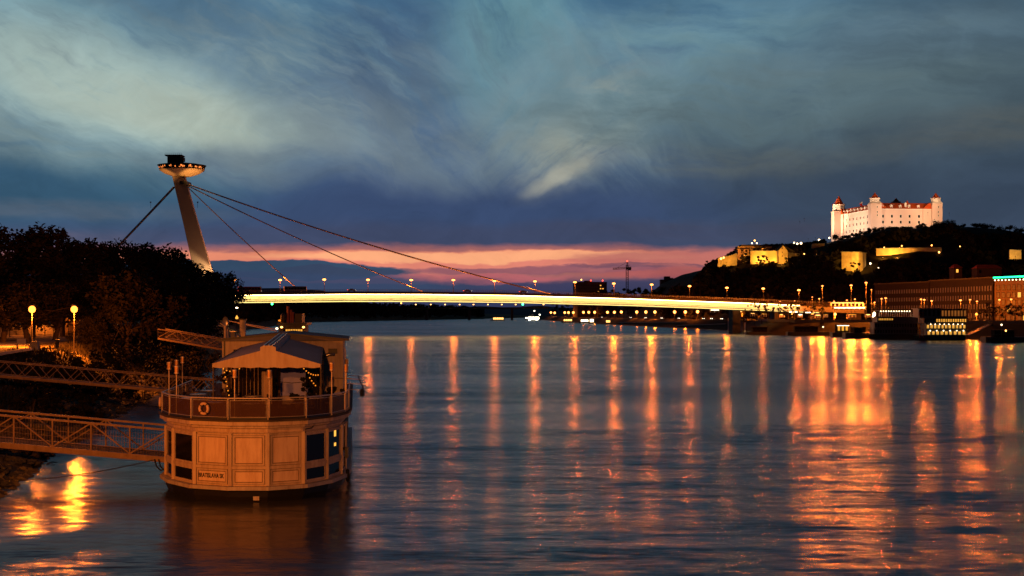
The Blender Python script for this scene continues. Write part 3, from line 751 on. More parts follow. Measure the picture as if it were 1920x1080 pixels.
for k in range(9): mb.beam(sc_+Vector((-7.9+1.08*k,-4.1,7.7)), sc_+Vector((-7.9+1.08*k,-4.1,8.5)), .08, .08)
mb.beam(sc_+Vector((-8,-4.1,8.5)), sc_+Vector((.8,-4.1,8.5)), .1, .1); mb.build('roof_railing', M['dark'], bridge)
# cables
def cable(p, q, r, sag, nm='cable'):
    mb = MB(); mb.tube([p.lerp(q, t_/16)-Vector((0,0,4*sag*(t_/16)*(1-t_/16))) for t_ in range(17)], r, 7); mb.build(nm, M['cable'], bridge, smooth=True)
ct = Vector((XA(348,742), 745, ZA(345,742)))
for dy in (-1.2, 1.2):
    e = bpt(1042, 10.5, zt(1042)+.2); cable(ct+Vector((0,dy*2,.3)), e+Vector((0,dy*2,0)), .36, 3.0)
    e = bpt(800, 10.5, zt(800)+.2); cable(ct+Vector((0,dy*2,-.4)), e+Vector((0,dy,0)), .27, 1.6)
e = bpt(570, 10.5, zt(570)+.1); cable(ct+Vector((0.5,0,-1.4)), e, .27, .8)
e = Vector((XA(94,742), 752, 14)); cable(Vector((XA(325,742), 743, ZA(350,742))), e, .42, .5); cable(Vector((XA(325,742), 744.6, ZA(350,742))), e+Vector((0,1.6,0)), .42, .5)
for l_, (dx, dy, dz, dist) in enumerate([(10,-14,-19,0)]):
    pass
def flood(parent, loc, target, energy, col, size=60, rad=.6, blend=.6, name='floodlight'):
    ld = bpy.data.lights.new(name, 'SPOT'); ld.energy = energy; ld.color = col; ld.spot_size = math.radians(size); ld.spot_blend = blend; ld.shadow_soft_size = rad
    o = bpy.data.objects.new(name, ld); COL.objects.link(o); o.location = loc
    d = Vector(target)-Vector(loc); o.rotation_euler = d.to_track_quat('-Z', 'Y').to_euler()
    if parent is not None:
        off = Vector((0,0,0)); q = parent
        while q is not None: off += Vector(q.location); q = q.parent
        o.location = Vector(loc)-off; o.parent = parent
    return o
FL_N = [0]
def flood_fixture(loc, target, energy, col, label, group, size=60, glow=None, gs=.35):
    """a floodlight: stand, housing, lit lens"""
    loc = Vector(loc); root = empty('floodlight', loc, label, 'floodlight', group); d = (Vector(target)-loc).normalized()
    mb = MB(); mb.tube([loc+Vector((0,0,-3.0)), loc], .08, 6); mb.build('stand', M['dark'], root)
    mb = MB(); mb.beam(loc-d*.35, loc+d*.05, .7, .5); mb.build('housing', M['dark'], root)
    mb = MB(); mb.beam(loc+d*.06, loc+d*.12, gs*1.6, gs*1.2); mb.build('lens', glow or E['hill_lamp'], root)
    flood(root, loc+d*.4, target, energy, col, size)
# floodlights that wash the pylon foot and the saucer
b0 = bpt(411, 5, 5)
flood_fixture(bpt(436,.6,zt(436)+3.2), b0.lerp(top, .34), 120000, (1,.56,.24), 'floodlight hidden by the trees, aimed up the pylon foot', 'pylon floodlights', 44)
flood_fixture(bpt(446,.6,zt(446)+3.2), b0.lerp(top, .7), 40000, (1,.45,.2), 'floodlight aimed at the middle of the pylon', 'pylon floodlights', 50)
flood_fixture(sc_+Vector((12.0,-17,-18)), sc_+Vector((5.5,-4,-1.5)), 26000, (1,.46,.10), 'floodlight below the saucer, aimed at its underside', 'pylon floodlights', 38, gs=.1)
flood_fixture(sc_+Vector((-12.0,-17,-18)), sc_+Vector((-6.5,-4,-1.5)), 15000, (1,.42,.10), 'floodlight below the saucer, aimed at its left underside', 'pylon floodlights', 34, gs=.1)

# bridge street lamps
heads = [(440,524.5),(525,525),(608,524),(690,524.5),(771,525),(850,525),(927,527),(1003,527.5),(1078,529),(1151,531.5),(1222,533.5),(1293,536.5),(1363,539.5),(1431,541),(1498,544)]
names_ = ['at the left end, beside the trees','second from the trees','third from the trees','fourth from the trees','fifth from the trees','sixth from the trees, near mid-span','seventh from the trees','where the long cable crosses it, eighth from the trees',
 'just left of the flat apartment block','just right of the flat apartment block, left of the crane','right of the crane','left of the castle hill foot','at the foot of the castle hill','second at the foot of the castle hill','last on the deck']
for (px, py), nm in zip(heads, names_):
    o_ = 10.0; c = bpt(px, o_, 0); c = Vector((XA(px, c.y), c.y, 0))
    z0 = zt(px); hz = ZA(py, c.y)
    r_ = lamp_post('bridge_lamp', (c.x, c.y, z0), (c.x, c.y-.0, hz), E['bridge_lamp'], 'orange bridge street lamp '+nm, 'street lamps on the bridge', 'cobra', .14, .95, power=(24000 if px > 1000 else 13000)*(.55+.9*((px*7.13) % 1.0)))
# vehicles on the bridge
def vehicle(px, off, ln, h, m, label, cat, bus=True, grp=None):
    z = zt(px)+.02; c = bpt(px, off, z); root = empty('bus' if bus else 'passing_car', c, label, cat, grp, rz=math.atan2(.3, 1))
    mb = MB(); w = 2.5 if bus else 1.75
    if bus: mb.prism([(-ln/2,-w/2),(ln/2-.3,-w/2),(ln/2,-w/2+.3),(ln/2,w/2-.3),(ln/2-.3,w/2),(-ln/2,w/2)], .35, h)
    else:
        vs = [(-ln/2,.35),(ln/2,.35),(ln/2,.8),(ln/4,.92),(ln/8,h),(-ln/4,h),(-ln*.42,.95),(-ln/2,.9)]; n = len(vs)
        mb.mesh([(x,-w/2,z_) for x, z_ in vs]+[(x,w/2,z_) for x, z_ in vs], [tuple(range(n)), tuple(range(2*n-1,n-1,-1))]+[(i,n+i,n+(i+1)%n,(i+1)%n) for i in range(n)])
    mb.build('body', m, root, world=False)
    if bus:
        mb = MB()
        for k in range(int(ln//1.6)): mb.box(-ln/2+.5+k*1.6, -ln/2+1.8+k*1.6, -w/2-.03, -w/2-.005, 1.35, 2.35)
        mb.build('window', M['dglass'], root, world=False)
    for sx_ in (-.32, .32):
        for sy_ in (-1, 1):
            mb = MB(); mb.tube([(sx_*ln, sy_*(w/2-.12), .38), (sx_*ln, sy_*(w/2+.02), .38)], .38, 12); mb.build('wheel', M['tyre'], root, world=False)
    for sy_ in (-.7, .7):
        mb = MB(); mb.box(ln/2, ln/2+.05, sy_-.14, sy_+.14, .6, .82); mb.build('headlight', E['head'], root, world=False)
        mb = MB(); mb.box(-ln/2-.05, -ln/2, sy_-.14, sy_+.14, .75, 1.0); mb.build('tail_light', E['red'], root, world=False)
vehicle(470, 5, 12, 3.0, M['buspaint'], 'dark red bus on the bridge nearest the left trees', 'bus')
vehicle(556, 5, 12, 3.0, M['shipwhite'], 'pale grey bus on the bridge by the foot of the shortest cable', 'bus')
vehicle(880, 4, 4.4, 1.5, M['carpaint'], 'dark car on the bridge left of mid-span lamp seven', 'car', False)
vehicle(985, 4, 4.4, 1.5, M['carpaint'], 'dark car on the bridge just left of the long cable end', 'car', False)
vehicle(662, 4, 4.4, 1.5, M['carpaint'], 'dark car on the bridge between the two lamps left of centre', 'car', False)
# navigation lights hanging under the span
for px, m, nm in [(510,'greenlamp','green navigation lamp under the left part of the span'), (752,'bridge_lamp','orange navigation lamp under the span left of the far bridge'), (980,'greenlamp','green navigation lamp under the middle right of the span')]:
    c = bpt(px, -.2, zt(px)-6.3); root = empty('navigation_lamp', c, nm, 'lamp', None); mb = MB(); mb.ball(c, .55 if m == 'greenlamp' else .4, 8); mb.build('lantern', E[m], root)
    mb = MB(); mb.beam(c, c+Vector((0,0,.9)), .1, .1); mb.build('bracket', M['dark'], root)
c = bpt(1003, 4, zt(1003)-7.4); root = empty('inspection_cradle', c, 'dark maintenance cradle hanging under the bridge right of mid-span', 'cradle')
mb = MB(); mb.box(c.x-6, c.x+6, c.y-2, c.y+2, c.z-1, c.z-.8)
for k in range(9):
    mb.beam(c+Vector((-6+1.5*k,-2,-1)), c+Vector((-6+1.5*k,-2,.4)), .1, .1)
mb.beam(c+Vector((-6,-2,.4)), c+Vector((6,-2,.4)), .12, .12); mb.build('platform', M['dark'], root)
mb = MB()
for k in (-5, 5): mb.beam(c+Vector((k,0,-.9)), c+Vector((k,0,2.6)), .2, .2)
mb.build('hanger', M['dark'], root)

# far bridge with its own lamps
Yf = 2900
fb = empty('far_road_bridge', (XA(880,Yf), Yf, 0), 'thin dark distant road bridge seen low under the lit span', 'bridge')
mb = MB(); vs = [P(700,579,Yf), P(1030,577,Yf)]
mb.beam(vs[0], vs[1], 14, 3.2); mb.build('deck', M['silh'], fb)
for px in (800, 880, 960):
    mb = MB(); p_ = P(px, 578, Yf); mb.box(p_.x-2.5, p_.x+2.5, Yf-5, Yf+5, -1, p_.z); mb.build('pier', M['silh'], fb)
for k, (px, nm) in enumerate(zip([780,808,835,862,888,915,941,967,1019], ['leftmost','second from the left','third from the left','fourth from the left','middle','sixth from the left','seventh from the left','second from the right','rightmost, beyond the cradle'])):
    h = P(px, 571, Yf); root = empty('far_bridge_lamp', (h.x, Yf-8, h.z-7), nm+' of the tiny orange lamps on the distant bridge', 'street lamp', 'lamps on the distant bridge')
    mb = MB(); mb.beam((h.x,Yf-8,h.z-8), (h.x,Yf-8,h.z), .35, .35); mb.build('pole', M['dark'], root)
    mb = MB(); mb.ball((h.x,Yf-8,h.z), 1.5, 8, .6); mb.build('lantern', E['hill_lamp'], root)

# ------------------------------------------------------------------ castle
castle = empty('castle', (343, 1345, 84), 'big floodlit white-pink castle with red roofs and corner towers on the hill', 'castle')
A = Vector((XA(1641,1345), 1345, 0)); B = Vector((XA(1755,1350), 1350, 0)); Cc = Vector((XA(1573,1432), 1432, 0)); D = B+(Cc-A)
ZE = ZA(392.5,1345); ZB = 78
def wing(p, q, inner, nm):
    """one wing: plaster wall block plus a pitched tiled roof"""
    p = p.copy(); q = q.copy(); d = (q-p).normalized(); nn = Vector((d.y,-d.x,0))
    if nn.dot(inner-p) > 0: nn = -nn
    wd = 13
    a = [p, q, q-nn*wd, p-nn*wd]
    mb = MB(); mb.prism([(v.x,v.y) for v in a], ZB, ZE); w = mb.build('wall', M['castlewall'], castle)
    cn = MB(); o = [p+nn*.5, q+nn*.5, q-nn*(wd+.5), p-nn*(wd+.5)]; cn.prism([(v.x,v.y) for v in o], ZE+.003, ZE+.7); cn.build('cornice', M['castletrim'], w)
    rm = MB(); r1 = p-nn*wd/2; r2 = q-nn*wd/2; zr_ = ZE+6.6; e = [v+Vector((0,0,ZE+.7)) for v in o]; r1 = Vector((r1.x,r1.y,zr_)); r2 = Vector((r2.x,r2.y,zr_))
    rm.mesh([e[0],e[1],e[2],e[3],r1,r2], [(0,1,5,4),(1,2,5),(2,3,4,5),(3,0,4),(0,3,2,1)]); r_ = rm.build('roof', M['tile'], castle)
    return d, nn, w, r_
def cwin(par, c, d, nn, w, h, arch=False):
    f = MB(); c = Vector(c)
    f.beam(c-nn*.1, c+nn*.05, w+.6, h+.7); fo = f.build('window', M['castletrim'], par)
    g = MB(); g.beam(c+nn*.053, c+nn*.08, w+.1, h+.1); g.build('pane', M['dglass'], fo)
def dormer(par, c, d, nn):
    m_ = MB(); c = Vector(c); m_.beam(c-nn*2.2, c+nn*.4, 2.1, 2.2); do = m_.build('dormer', M['castletrim'], par)
    m_ = MB(); m_.tube([c-nn*2.2+Vector((0,0,1.1)), c+nn*.6+Vector((0,0,1.1))], 1.15, 10); m_.build('dormer_roof', M['castletrim'], par)
    m_ = MB(); m_.beam(c+nn*.4, c+nn*.45, .9, 1.1); m_.build('pane', M['dglass'], do)
inn = (A+D)/2
d, nn, w1_, r1_ = wing(A, B, inn, 'front')
for px in (1655,1672,1689,1706,1724,1744):
    p = A+d*((XA(px,1347)-A.x)/d.x)
    for py in (405.5, 416.5, 428): cwin(w1_, (p.x, p.y, ZA(py,1347)), d, nn, 1.7, 2.5)
    dormer(r1_, Vector((p.x, p.y, ZE+2.5))-nn*1.2, d, nn)
d2, nn2, w2_, r2_ = wing(A, Cc, inn, 'side')
L2 = (Cc-A).length
for k in range(9):
    p = A+d2*(9+(L2-20)*k/8)
    for i, z in enumerate((ZE-5.8, ZE-11.5, ZE-17.5, ZE-23)): cwin(w2_, (p.x, p.y, z), d2, nn2, 1.7, 2.5)
    dormer(r2_, Vector((p.x, p.y, ZE+2.5))-nn2*1.2, d2, nn2)
wing(B, D, inn, 'x'); wing(Cc, D, inn, 'y')
def tower(c, w, ztop, zcap, ztip, r):
    t_ = MB(); t_.box(c.x-w/2, c.x+w/2, c.y-w/2, c.y+w/2, ZB, ztop)
    o = t_.build('tower', M['castlewall'], castle)
    t_ = MB(); q = []
    for s in (1.0,):
        t_.mesh([(c.x-w/2-.5,c.y-w/2-.5,ztop+.003),(c.x+w/2+.5,c.y-w/2-.5,ztop+.003),(c.x+w/2+.5,c.y+w/2+.5,ztop+.003),(c.x-w/2-.5,c.y+w/2+.5,ztop+.003),
                 (c.x-r*.8,c.y-r*.8,ztop+2.2),(c.x+r*.8,c.y-r*.8,ztop+2.2),(c.x+r*.8,c.y+r*.8,ztop+2.2),(c.x-r*.8,c.y+r*.8,ztop+2.2)],
                [(0,3,2,1),(4,5,6,7),(0,1,5,4),(1,2,6,5),(2,3,7,6),(3,0,4,7)])
    t_.build('tower_shoulder', M['castletrim'], o)
    t_ = MB(); t_.lathe([(r,ztop+1.8),(r,zcap-.8),(r+.6,zcap-.3),(r+.6,zcap)], 8, (c.x,c.y,0)); t_.build('upper_stage', M['castletrim'], o)
    t_ = MB(); t_.lathe([(r+.62,zcap+.003),(r+.62,zcap+.35)], 8, (c.x,c.y,0)); t_.lathe([(r*.8,zcap+.36),(.15,ztip)], 8, (c.x,c.y,0)); t_.build('spire', M['tile'], o)
    for z in (ztop-3.2, ztop-8, ZE-5.8):
        cwin(o, (c.x+w*.1, c.y-w/2, z), Vector((1,0,0)), Vector((0,-1,0)), .7, 1.3)
tower(A+Vector((0,1,0)), 10.2, ZA(382,1345), ZA(371.5,1345), ZA(361,1345), 4.7)
tower(B+Vector((.5,2,0)), 9.8, ZA(382,1350), ZA(371.5,1350), ZA(361,1350), 4.6)
tower(Cc+Vector((0,0,0)), 12.6, ZA(397,1432), ZA(383.5,1432), ZA(367,1432), 6.0)
tower(D, 10, ZA(384,1430), ZA(378,1430), ZA(370,1430), 4.6)
t_ = MB(); p = P(1701, 386, 1353); t_.lathe([(2.0,-2),(2.0,1.5),(.1,5.4)], 4, p); t_.build('roof_lantern', M['tile'], castle)
t_ = MB(); p = P(1698, 383, 1350); t_.lathe([(1.1,-3),(1.1,1.4),(.4,1.8)], 8, p); p = P(1677, 384, 1352); t_.lathe([(.8,-3),(.8,.8)], 8, p); p = P(1629, 387, 1370); t_.lathe([(1,-5),(1,1.6),(.3,2)], 8, p); p = P(1622, 391, 1385); t_.lathe([(.8,-4),(.8,1.2)], 8, p); t_.build('chimney', M['castletrim'], castle)
fl = empty('castle_flag', P(1617,392,1400), 'red and white flag on a pole above the castle side roof', 'flag'); p = P(1617,391,1400)
t_ = MB(); t_.tube([p-Vector((0,0,5)), p+Vector((0,0,6.5))], .15, 6); t_.build('pole', M['white'], fl)
t_ = MB(); t_.beam(p+Vector((-2.2,0,3.2)), p+Vector((-.1,0,4.0)), .08, 3.6); t_.build('cloth', mat('flag_red', (.6,.03,.03), .8), fl)
t_ = MB(); t_.beam(p+Vector((-2.2,-.1,5.4)), p+Vector((-.1,-.1,6.0)), .08, 1.2); t_.build('white_band', M['white'], fl)
cw = (1,.74,.56)
front_n = nn; gi = 0
fn = ['left end','left quarter','middle','right quarter','right end']
for k in range(5):
    p = A+d*(58*(k+.3)/4.6); q = p+nn*34; z = 84+3
    flood_fixture((q.x, q.y, z), (p.x, p.y, 99), 31000, cw, 'floodlight in the trees lighting the '+fn[k]+' of the castle front', 'castle floodlights', 85, gs=.1)
fn = ['near end','near half','middle','far half','far tower']
for k in range(5):
    p = A+d2*(L2*(k+.35)/4.6); q = p+nn2*34; z = 84+3
    flood_fixture((q.x, q.y, z), (p.x, p.y, 99), 29000, cw, 'floodlight in the trees lighting the '+fn[k]+' of the castle side wing', 'castle floodlights', 85, gs=.1)

for (p, q, lab) in [(A+d*30+nn*55, A+d*28, 'high floodlight added to light the front roof, left of two'), (A+d*52+nn*50, B, 'high floodlight added to light the right tower, right of two'), (A+d2*40+nn2*55, A+d2*45, 'high floodlight added to light the side wing roof'), (A+nn*40+nn2*40, A, 'high floodlight added to light the corner tower'), (Cc+nn2*45-d2*10, Cc, 'high floodlight added to light the far left tower')]:
    flood_fixture((p.x, p.y, 104), (q.x, q.y, 116), 170000 if 'far left' in lab else 75000, (1,.62,.36), lab, 'added castle roof floodlights', 75, gs=.1)  # high floodlights added to brighten the castle roofs and towers

# ------------------------------------------------------------------ lit fortifications
YEL = (1,.42,.05)
def wallrun(name, pts, thick, label, cat, m=None, cren=False):
    """pts: (px, Y, pytop, pybottom)"""
    root = empty(name, (XA(pts[0][0],pts[0][1]), pts[0][1], ZA(pts[0][3],pts[0][1])), label, cat); mb = MB()
    for (a, b) in zip(pts, pts[1:]):
        p0 = P(a[0],a[2],a[1]); q0 = P(b[0],b[2],b[1]); zb0 = ZA(a[3],a[1])-4; zb1 = ZA(b[3],b[1])-4
        dd = (q0-p0); dd.z = 0; dd.normalize(); nn_ = Vector((-dd.y, dd.x, 0))*thick
        v = [Vector((p0.x,p0.y,zb0)), Vector((q0.x,q0.y,zb1)), q0, p0]; v2 = [x+nn_ for x in v]
        mb.mesh(v+v2, [(0,1,2,3),(7,6,5,4),(0,4,5,1),(1,5,6,2),(2,6,7,3),(3,7,4,0)])
    w_ = mb.build('wall', m or M['stone'], root)
    for (a, b) in zip(pts, pts[1:]):
        mb = MB(); p0 = P(a[0],a[2],a[1]); q0 = P(b[0],b[2],b[1]); mb.beam(p0+Vector((0,.6,.25)), q0+Vector((0,.6,.25)), 2.2, .5); mb.build('coping', M['kerbstone'], root)
    return root
wallrun('bastion_wall', [(1407,1206,471,497),(1459,1196,471,500)], 6, 'bright yellow-lit bastion wall left of the gabled gatehouse', 'wall')
wallrun('bastion_wall', [(1478,1205,474,497),(1499,1215,477,495)], 5, 'yellow-lit stub of wall right of the gabled gatehouse', 'wall')
wallrun('bastion_wall', [(1578,1140,473,503),(1610,1128,473,503),(1624,1140,475,500)], 6, 'amber-lit round-shouldered bastion below the castle', 'wall')
wallrun('rampart_wall', [(1643,1160,467,486),(1668,1156,466,485),(1766,1150,465,483)], 3, 'long amber-lit rampart wall under the castle trees', 'wall')
wallrun('rampart_wall', [(1768,1165,477,486),(1792,1170,479,487)], 3, 'short lower amber-lit wall right of the long rampart', 'wall')
wallrun('terrace_wall', [(1346,1215,484,492),(1366,1215,481,490),(1382,1215,475,489)], 2, 'low orange-lit terrace wall at the left tip of the castle hill', 'wall')
wallrun('rampart_wall', [(1523,1240,458,470),(1546,1240,457,470)], 4, 'small dim orange rampart wall just left of the castle tower', 'wall')
wallrun('rampart_wall', [(1468,1262,459,480),(1500,1270,457,476)], 4, 'dim orange rampart behind the gatehouse roof', 'wall')
wallrun('garden_wall', [(1893,1080,469,476),(1915,1080,470,476)], 2, 'short orange-lit garden wall high on the right hillside', 'wall')
# gatehouse
gh = empty('gatehouse', P(1472,497,1190), 'yellow-lit gabled gatehouse tower with a dark roof at the bastion', 'gatehouse')
x0, x1_, y0 = XA(1460,1188), XA(1477,1188), 1188; ze = ZA(470,1188); zp = ZA(460,1188)
mb = MB(); mb.box(x0, x1_, y0, y0+16, ZA(503,1188), ze); xm = (x0+x1_)/2
mb.mesh([(x0,y0,ze+.003),(x1_,y0,ze+.003),(xm,y0,zp),(x0,y0+16,ze+.003),(x1_,y0+16,ze+.003),(xm,y0+16,zp)], [(0,1,2),(5,4,3),(0,2,5,3),(1,4,5,2),(0,3,4,1)])
mb.build('wall', M['stone'], gh)
mb = MB(); mb.beam((x0-.5,y0+8,ze+.2),(xm,y0+8,zp+.5),16.8,.4,(0,0,1)); mb.beam((xm,y0+8,zp+.5),(x1_+6,y0+8,ze-1.0),16.8,.4,(0,0,1)); mb.build('roof', M['darkroof'], gh)
for px, py in ((1467,465.5),(1467,473),(1467,480)):
    mb = MB(); p = P(px,py,1187.9); mb.box(p.x-.3,p.x+.3,p.y-.05,p.y+.02,p.z-.5,p.z+.5); mb.build('window', M['dglass'], gh)
# pavilion / restaurant building on the bastion
pv = empty('terrace_building', P(1415,475,1226), 'long orange-lit terrace building with a flat dark roof at the left of the castle hill', 'building')
mb = MB(); mb.box(XA(1383,1226),XA(1456,1226),1226,1240,50,ZA(462,1226)); pw = mb.build('wall', M['pavwall'], pv)
mb = MB(); mb.box(XA(1390,1226)-.5,XA(1440,1226)+.5,1224,1241,ZA(462,1226)+.01,ZA(459,1226)); mb.box(XA(1380,1226),XA(1458,1226),1224.5,1240.5,ZA(467,1226),ZA(466,1226)); mb.build('roof', M['darkroof'], pv)
for px in range(1392, 1455, 7):
    mb = MB(); p = P(px,470,1225.95); mb.box(p.x-1.1,p.x+1.1,p.y-.05,p.y+.03,p.z-1,p.z+1); mb.build('window', M['dglass'], pw)
def ff(px, py, Y, tx_, ty_, tY, e, lab, size=75, gs=.45, col=YEL): flood_fixture(P(px,py,Y), P(tx_,ty_,tY), e*9, col, lab, 'hill floodlights', size, E['hill_lamp'], gs)
ff(1420,492,1194, 1423,483,1206, 2200, 'floodlight at the foot of the bastion wall, left one', 95)
ff(1444,496,1188, 1442,483,1200, 2200, 'floodlight at the foot of the bastion wall, right one', 95)
ff(1466,497,1170, 1467,482,1188, 3600, 'floodlight before the gabled gatehouse', 80)
ff(1486,494,1185, 1488,484,1206, 2600, 'floodlight before the wall stub right of the gatehouse', 80)
ff(1396,479,1210, 1398,467,1226, 2600, 'floodlight at the left end of the terrace building', 110, col=(1,.30,.03))
ff(1430,466,1216, 1430,466,1226, 700, 'floodlight under the terrace building roof', 120, col=(1,.30,.03))
ff(1588,500,1108, 1592,486,1130, 5200, 'floodlight before the round-shouldered bastion, left one', 85)
ff(1612,500,1108, 1612,486,1130, 4200, 'floodlight before the round-shouldered bastion, right one', 85)
for i, px in enumerate((1655,1682,1702,1728,1752)):
    ff(px, 483.5, 1144, px, 473, 1156, 2300, ['first','second','third','fourth','fifth'][i]+' floodlight from the left along the long rampart', 100)
ff(1780,488,1150, 1780,482,1168, 1500, 'floodlight before the short lower wall right of the rampart', 90)
ff(1362,492,1195, 1364,486,1215, 2600, 'floodlight before the terrace wall at the hill tip', 95)
ff(1535,471,1225, 1535,463,1240, 900, 'floodlight before the small rampart left of the castle tower', 90, col=(1,.28,.03))
ff(1484,477,1250, 1484,468,1264, 900, 'floodlight before the rampart behind the gatehouse', 90, col=(1,.28,.03))
ff(1904,480,1068, 1904,473,1080, 900, 'floodlight before the garden wall on the right hillside', 90, col=(1,.5,.1))

# ------------------------------------------------------------------ hill wood
EXCL = [(1340,452,1386,494),(1384,455,1500,500),(1516,450,1548,470),(1574,462,1626,504),(1640,462,1796,487),(1886,462,1920,478)]
TL = [(1300,535),(1312,512),(1330,492),(1342,486),(1365,478),(1390,460),(1500,456),(1545,447),(1560,455),(1590,452),(1615,444),(1640,437),(1660,432),(1690,428),(1720,430),(1745,424),(1765,417),(1790,419),(1806,428),(1826,440),(1850,436),(1880,437),(1895,431),(1905,440),(1940,436),(1990,440)]
rnd = random.Random(21); tr = []
def proj(x, y, z): return 960+F*x/y, HZ-F*(z-HC)/y
tries = 0
while len(tr) < 1500 and tries < 30000:
    tries += 1
    y = 965+rnd.random()*470; x = rnd.uniform(rs(y)+24, 760)
    z = zr(x, y)
    if z < 8.2 and rnd.random() < .8: continue
    h = 7+rnd.random()*8; r = 4+rnd.random()*3
    px, pt = proj(x, y, z+h); _, pb = proj(x, y, z)
    if px > 1990: continue
    lim = interp(TL, px)
    if pt < lim:
        h = (ZA(lim+rnd.random()*3, y))-z
        if h < 4: continue
        r = min(r, h*.5)
        _, pt = proj(x, y, z+h)
    rp = r/y*F
    bad = False
    for (ax, ay, bx, by) in EXCL:
        ylim = {1384:1190,1340:1210,1516:1238,1574:1128,1640:1150,1886:1080}[ax]
        if px+rp > ax and px-rp < bx and pt < by-1 and y < ylim: bad = True
        if px+rp*.6 > ax and px-rp*.6 < bx and ylim <= y < ylim+24: bad = True
    # castle footprint
    if 300 < x < 415 and y > 1325: 
        bad = True
    if bad: continue
    tr.append((x, y, z-.5, h, r))
clump_wood('hillside_wood', tr, M['farwood'], 40, 'dark wood covering the castle hill slopes', 5)
# trees that stand out against the castle wall and the sky
def small_tree(px, Y, ptop, r, label, group, seed, zb=None, m='farwood', nl=60, leafs=.5):
    x = XA(px, Y); z = zr(x, Y) if zb is None else zb; h = max(ZA(ptop, Y)-z, 3)
    root = empty('hill_tree', (x, Y, z), label, 'tree', group)
    cm, ends = crown_mesh(seed, h, r, 18, nl, leafs, .18); cm.build('crown', M[m], root, world=False)
    tb = MB(); tb.tube([(0,0,-.5),(0,0,h*.5)], [.45,.25], 6)
    for e in ends[:4]: tb.tube([(0,0,h*.3), e], [.2,.05], 4)
    tb.build('trunk', M['bark'], root, world=False)
HTR = [(1572,1300,442,5,'at the foot of the left castle tower'),(1588,1300,446,4.5,'spindly, right of the left castle tower foot'),(1603,1300,443,4,'before the side wing, third window column'),(1619,1300,438,5,'before the side wing near the corner tower'),
 (1637,1290,434,6,'rounded, under the corner tower'),(1654,1290,427,7,'tall rounded, right of the corner tower foot'),(1676,1290,428,6.5,'before the castle front, left third'),(1697,1290,428,6.5,'before the castle front, middle'),(1716,1290,428,6,'before the castle front, right of the middle'),
 (1727,1285,419,3.5,'pointed, sticking up against the castle front'),(1742,1290,424,6,'before the right part of the castle front'),(1760,1290,415,8,'tallest crown, under the right castle tower'),(1778,1290,415,8,'big crown right of the castle'),(1796,1280,421,7,'shoulder of the big crown right of the castle'),
 (1852,1250,433,6,'on the ridge midway to the right edge'),(1885,1230,430,7,'round crown on the ridge near the right edge'),(1915,1230,435,7,'on the ridge at the right edge'),(1834,1240,440,6,'low on the ridge right of the big crown'),
 (1330,1215,489,5,'at the left tip of the hill'),(1314,1200,508,6,'on the falling left shoulder of the hill'),(1304,1190,528,6,'lowest on the left shoulder of the hill'),(1428,1172,480,4,'small, before the bright bastion wall'),(1447,1172,490,3,'tiny, right on the bastion wall foot'),(1479,1172,484,3.5,'small, before the gatehouse foot'),(1490,1176,482,3,'small, before the wall stub'),
 (1605,1100,492,4,'ragged, before the round-shouldered bastion')]
for i, (px, Y, pt, r, lab) in enumerate(HTR): small_tree(px, Y, pt, r, 'dark hill tree '+lab, 'trees against the lit castle and sky', 100+i)

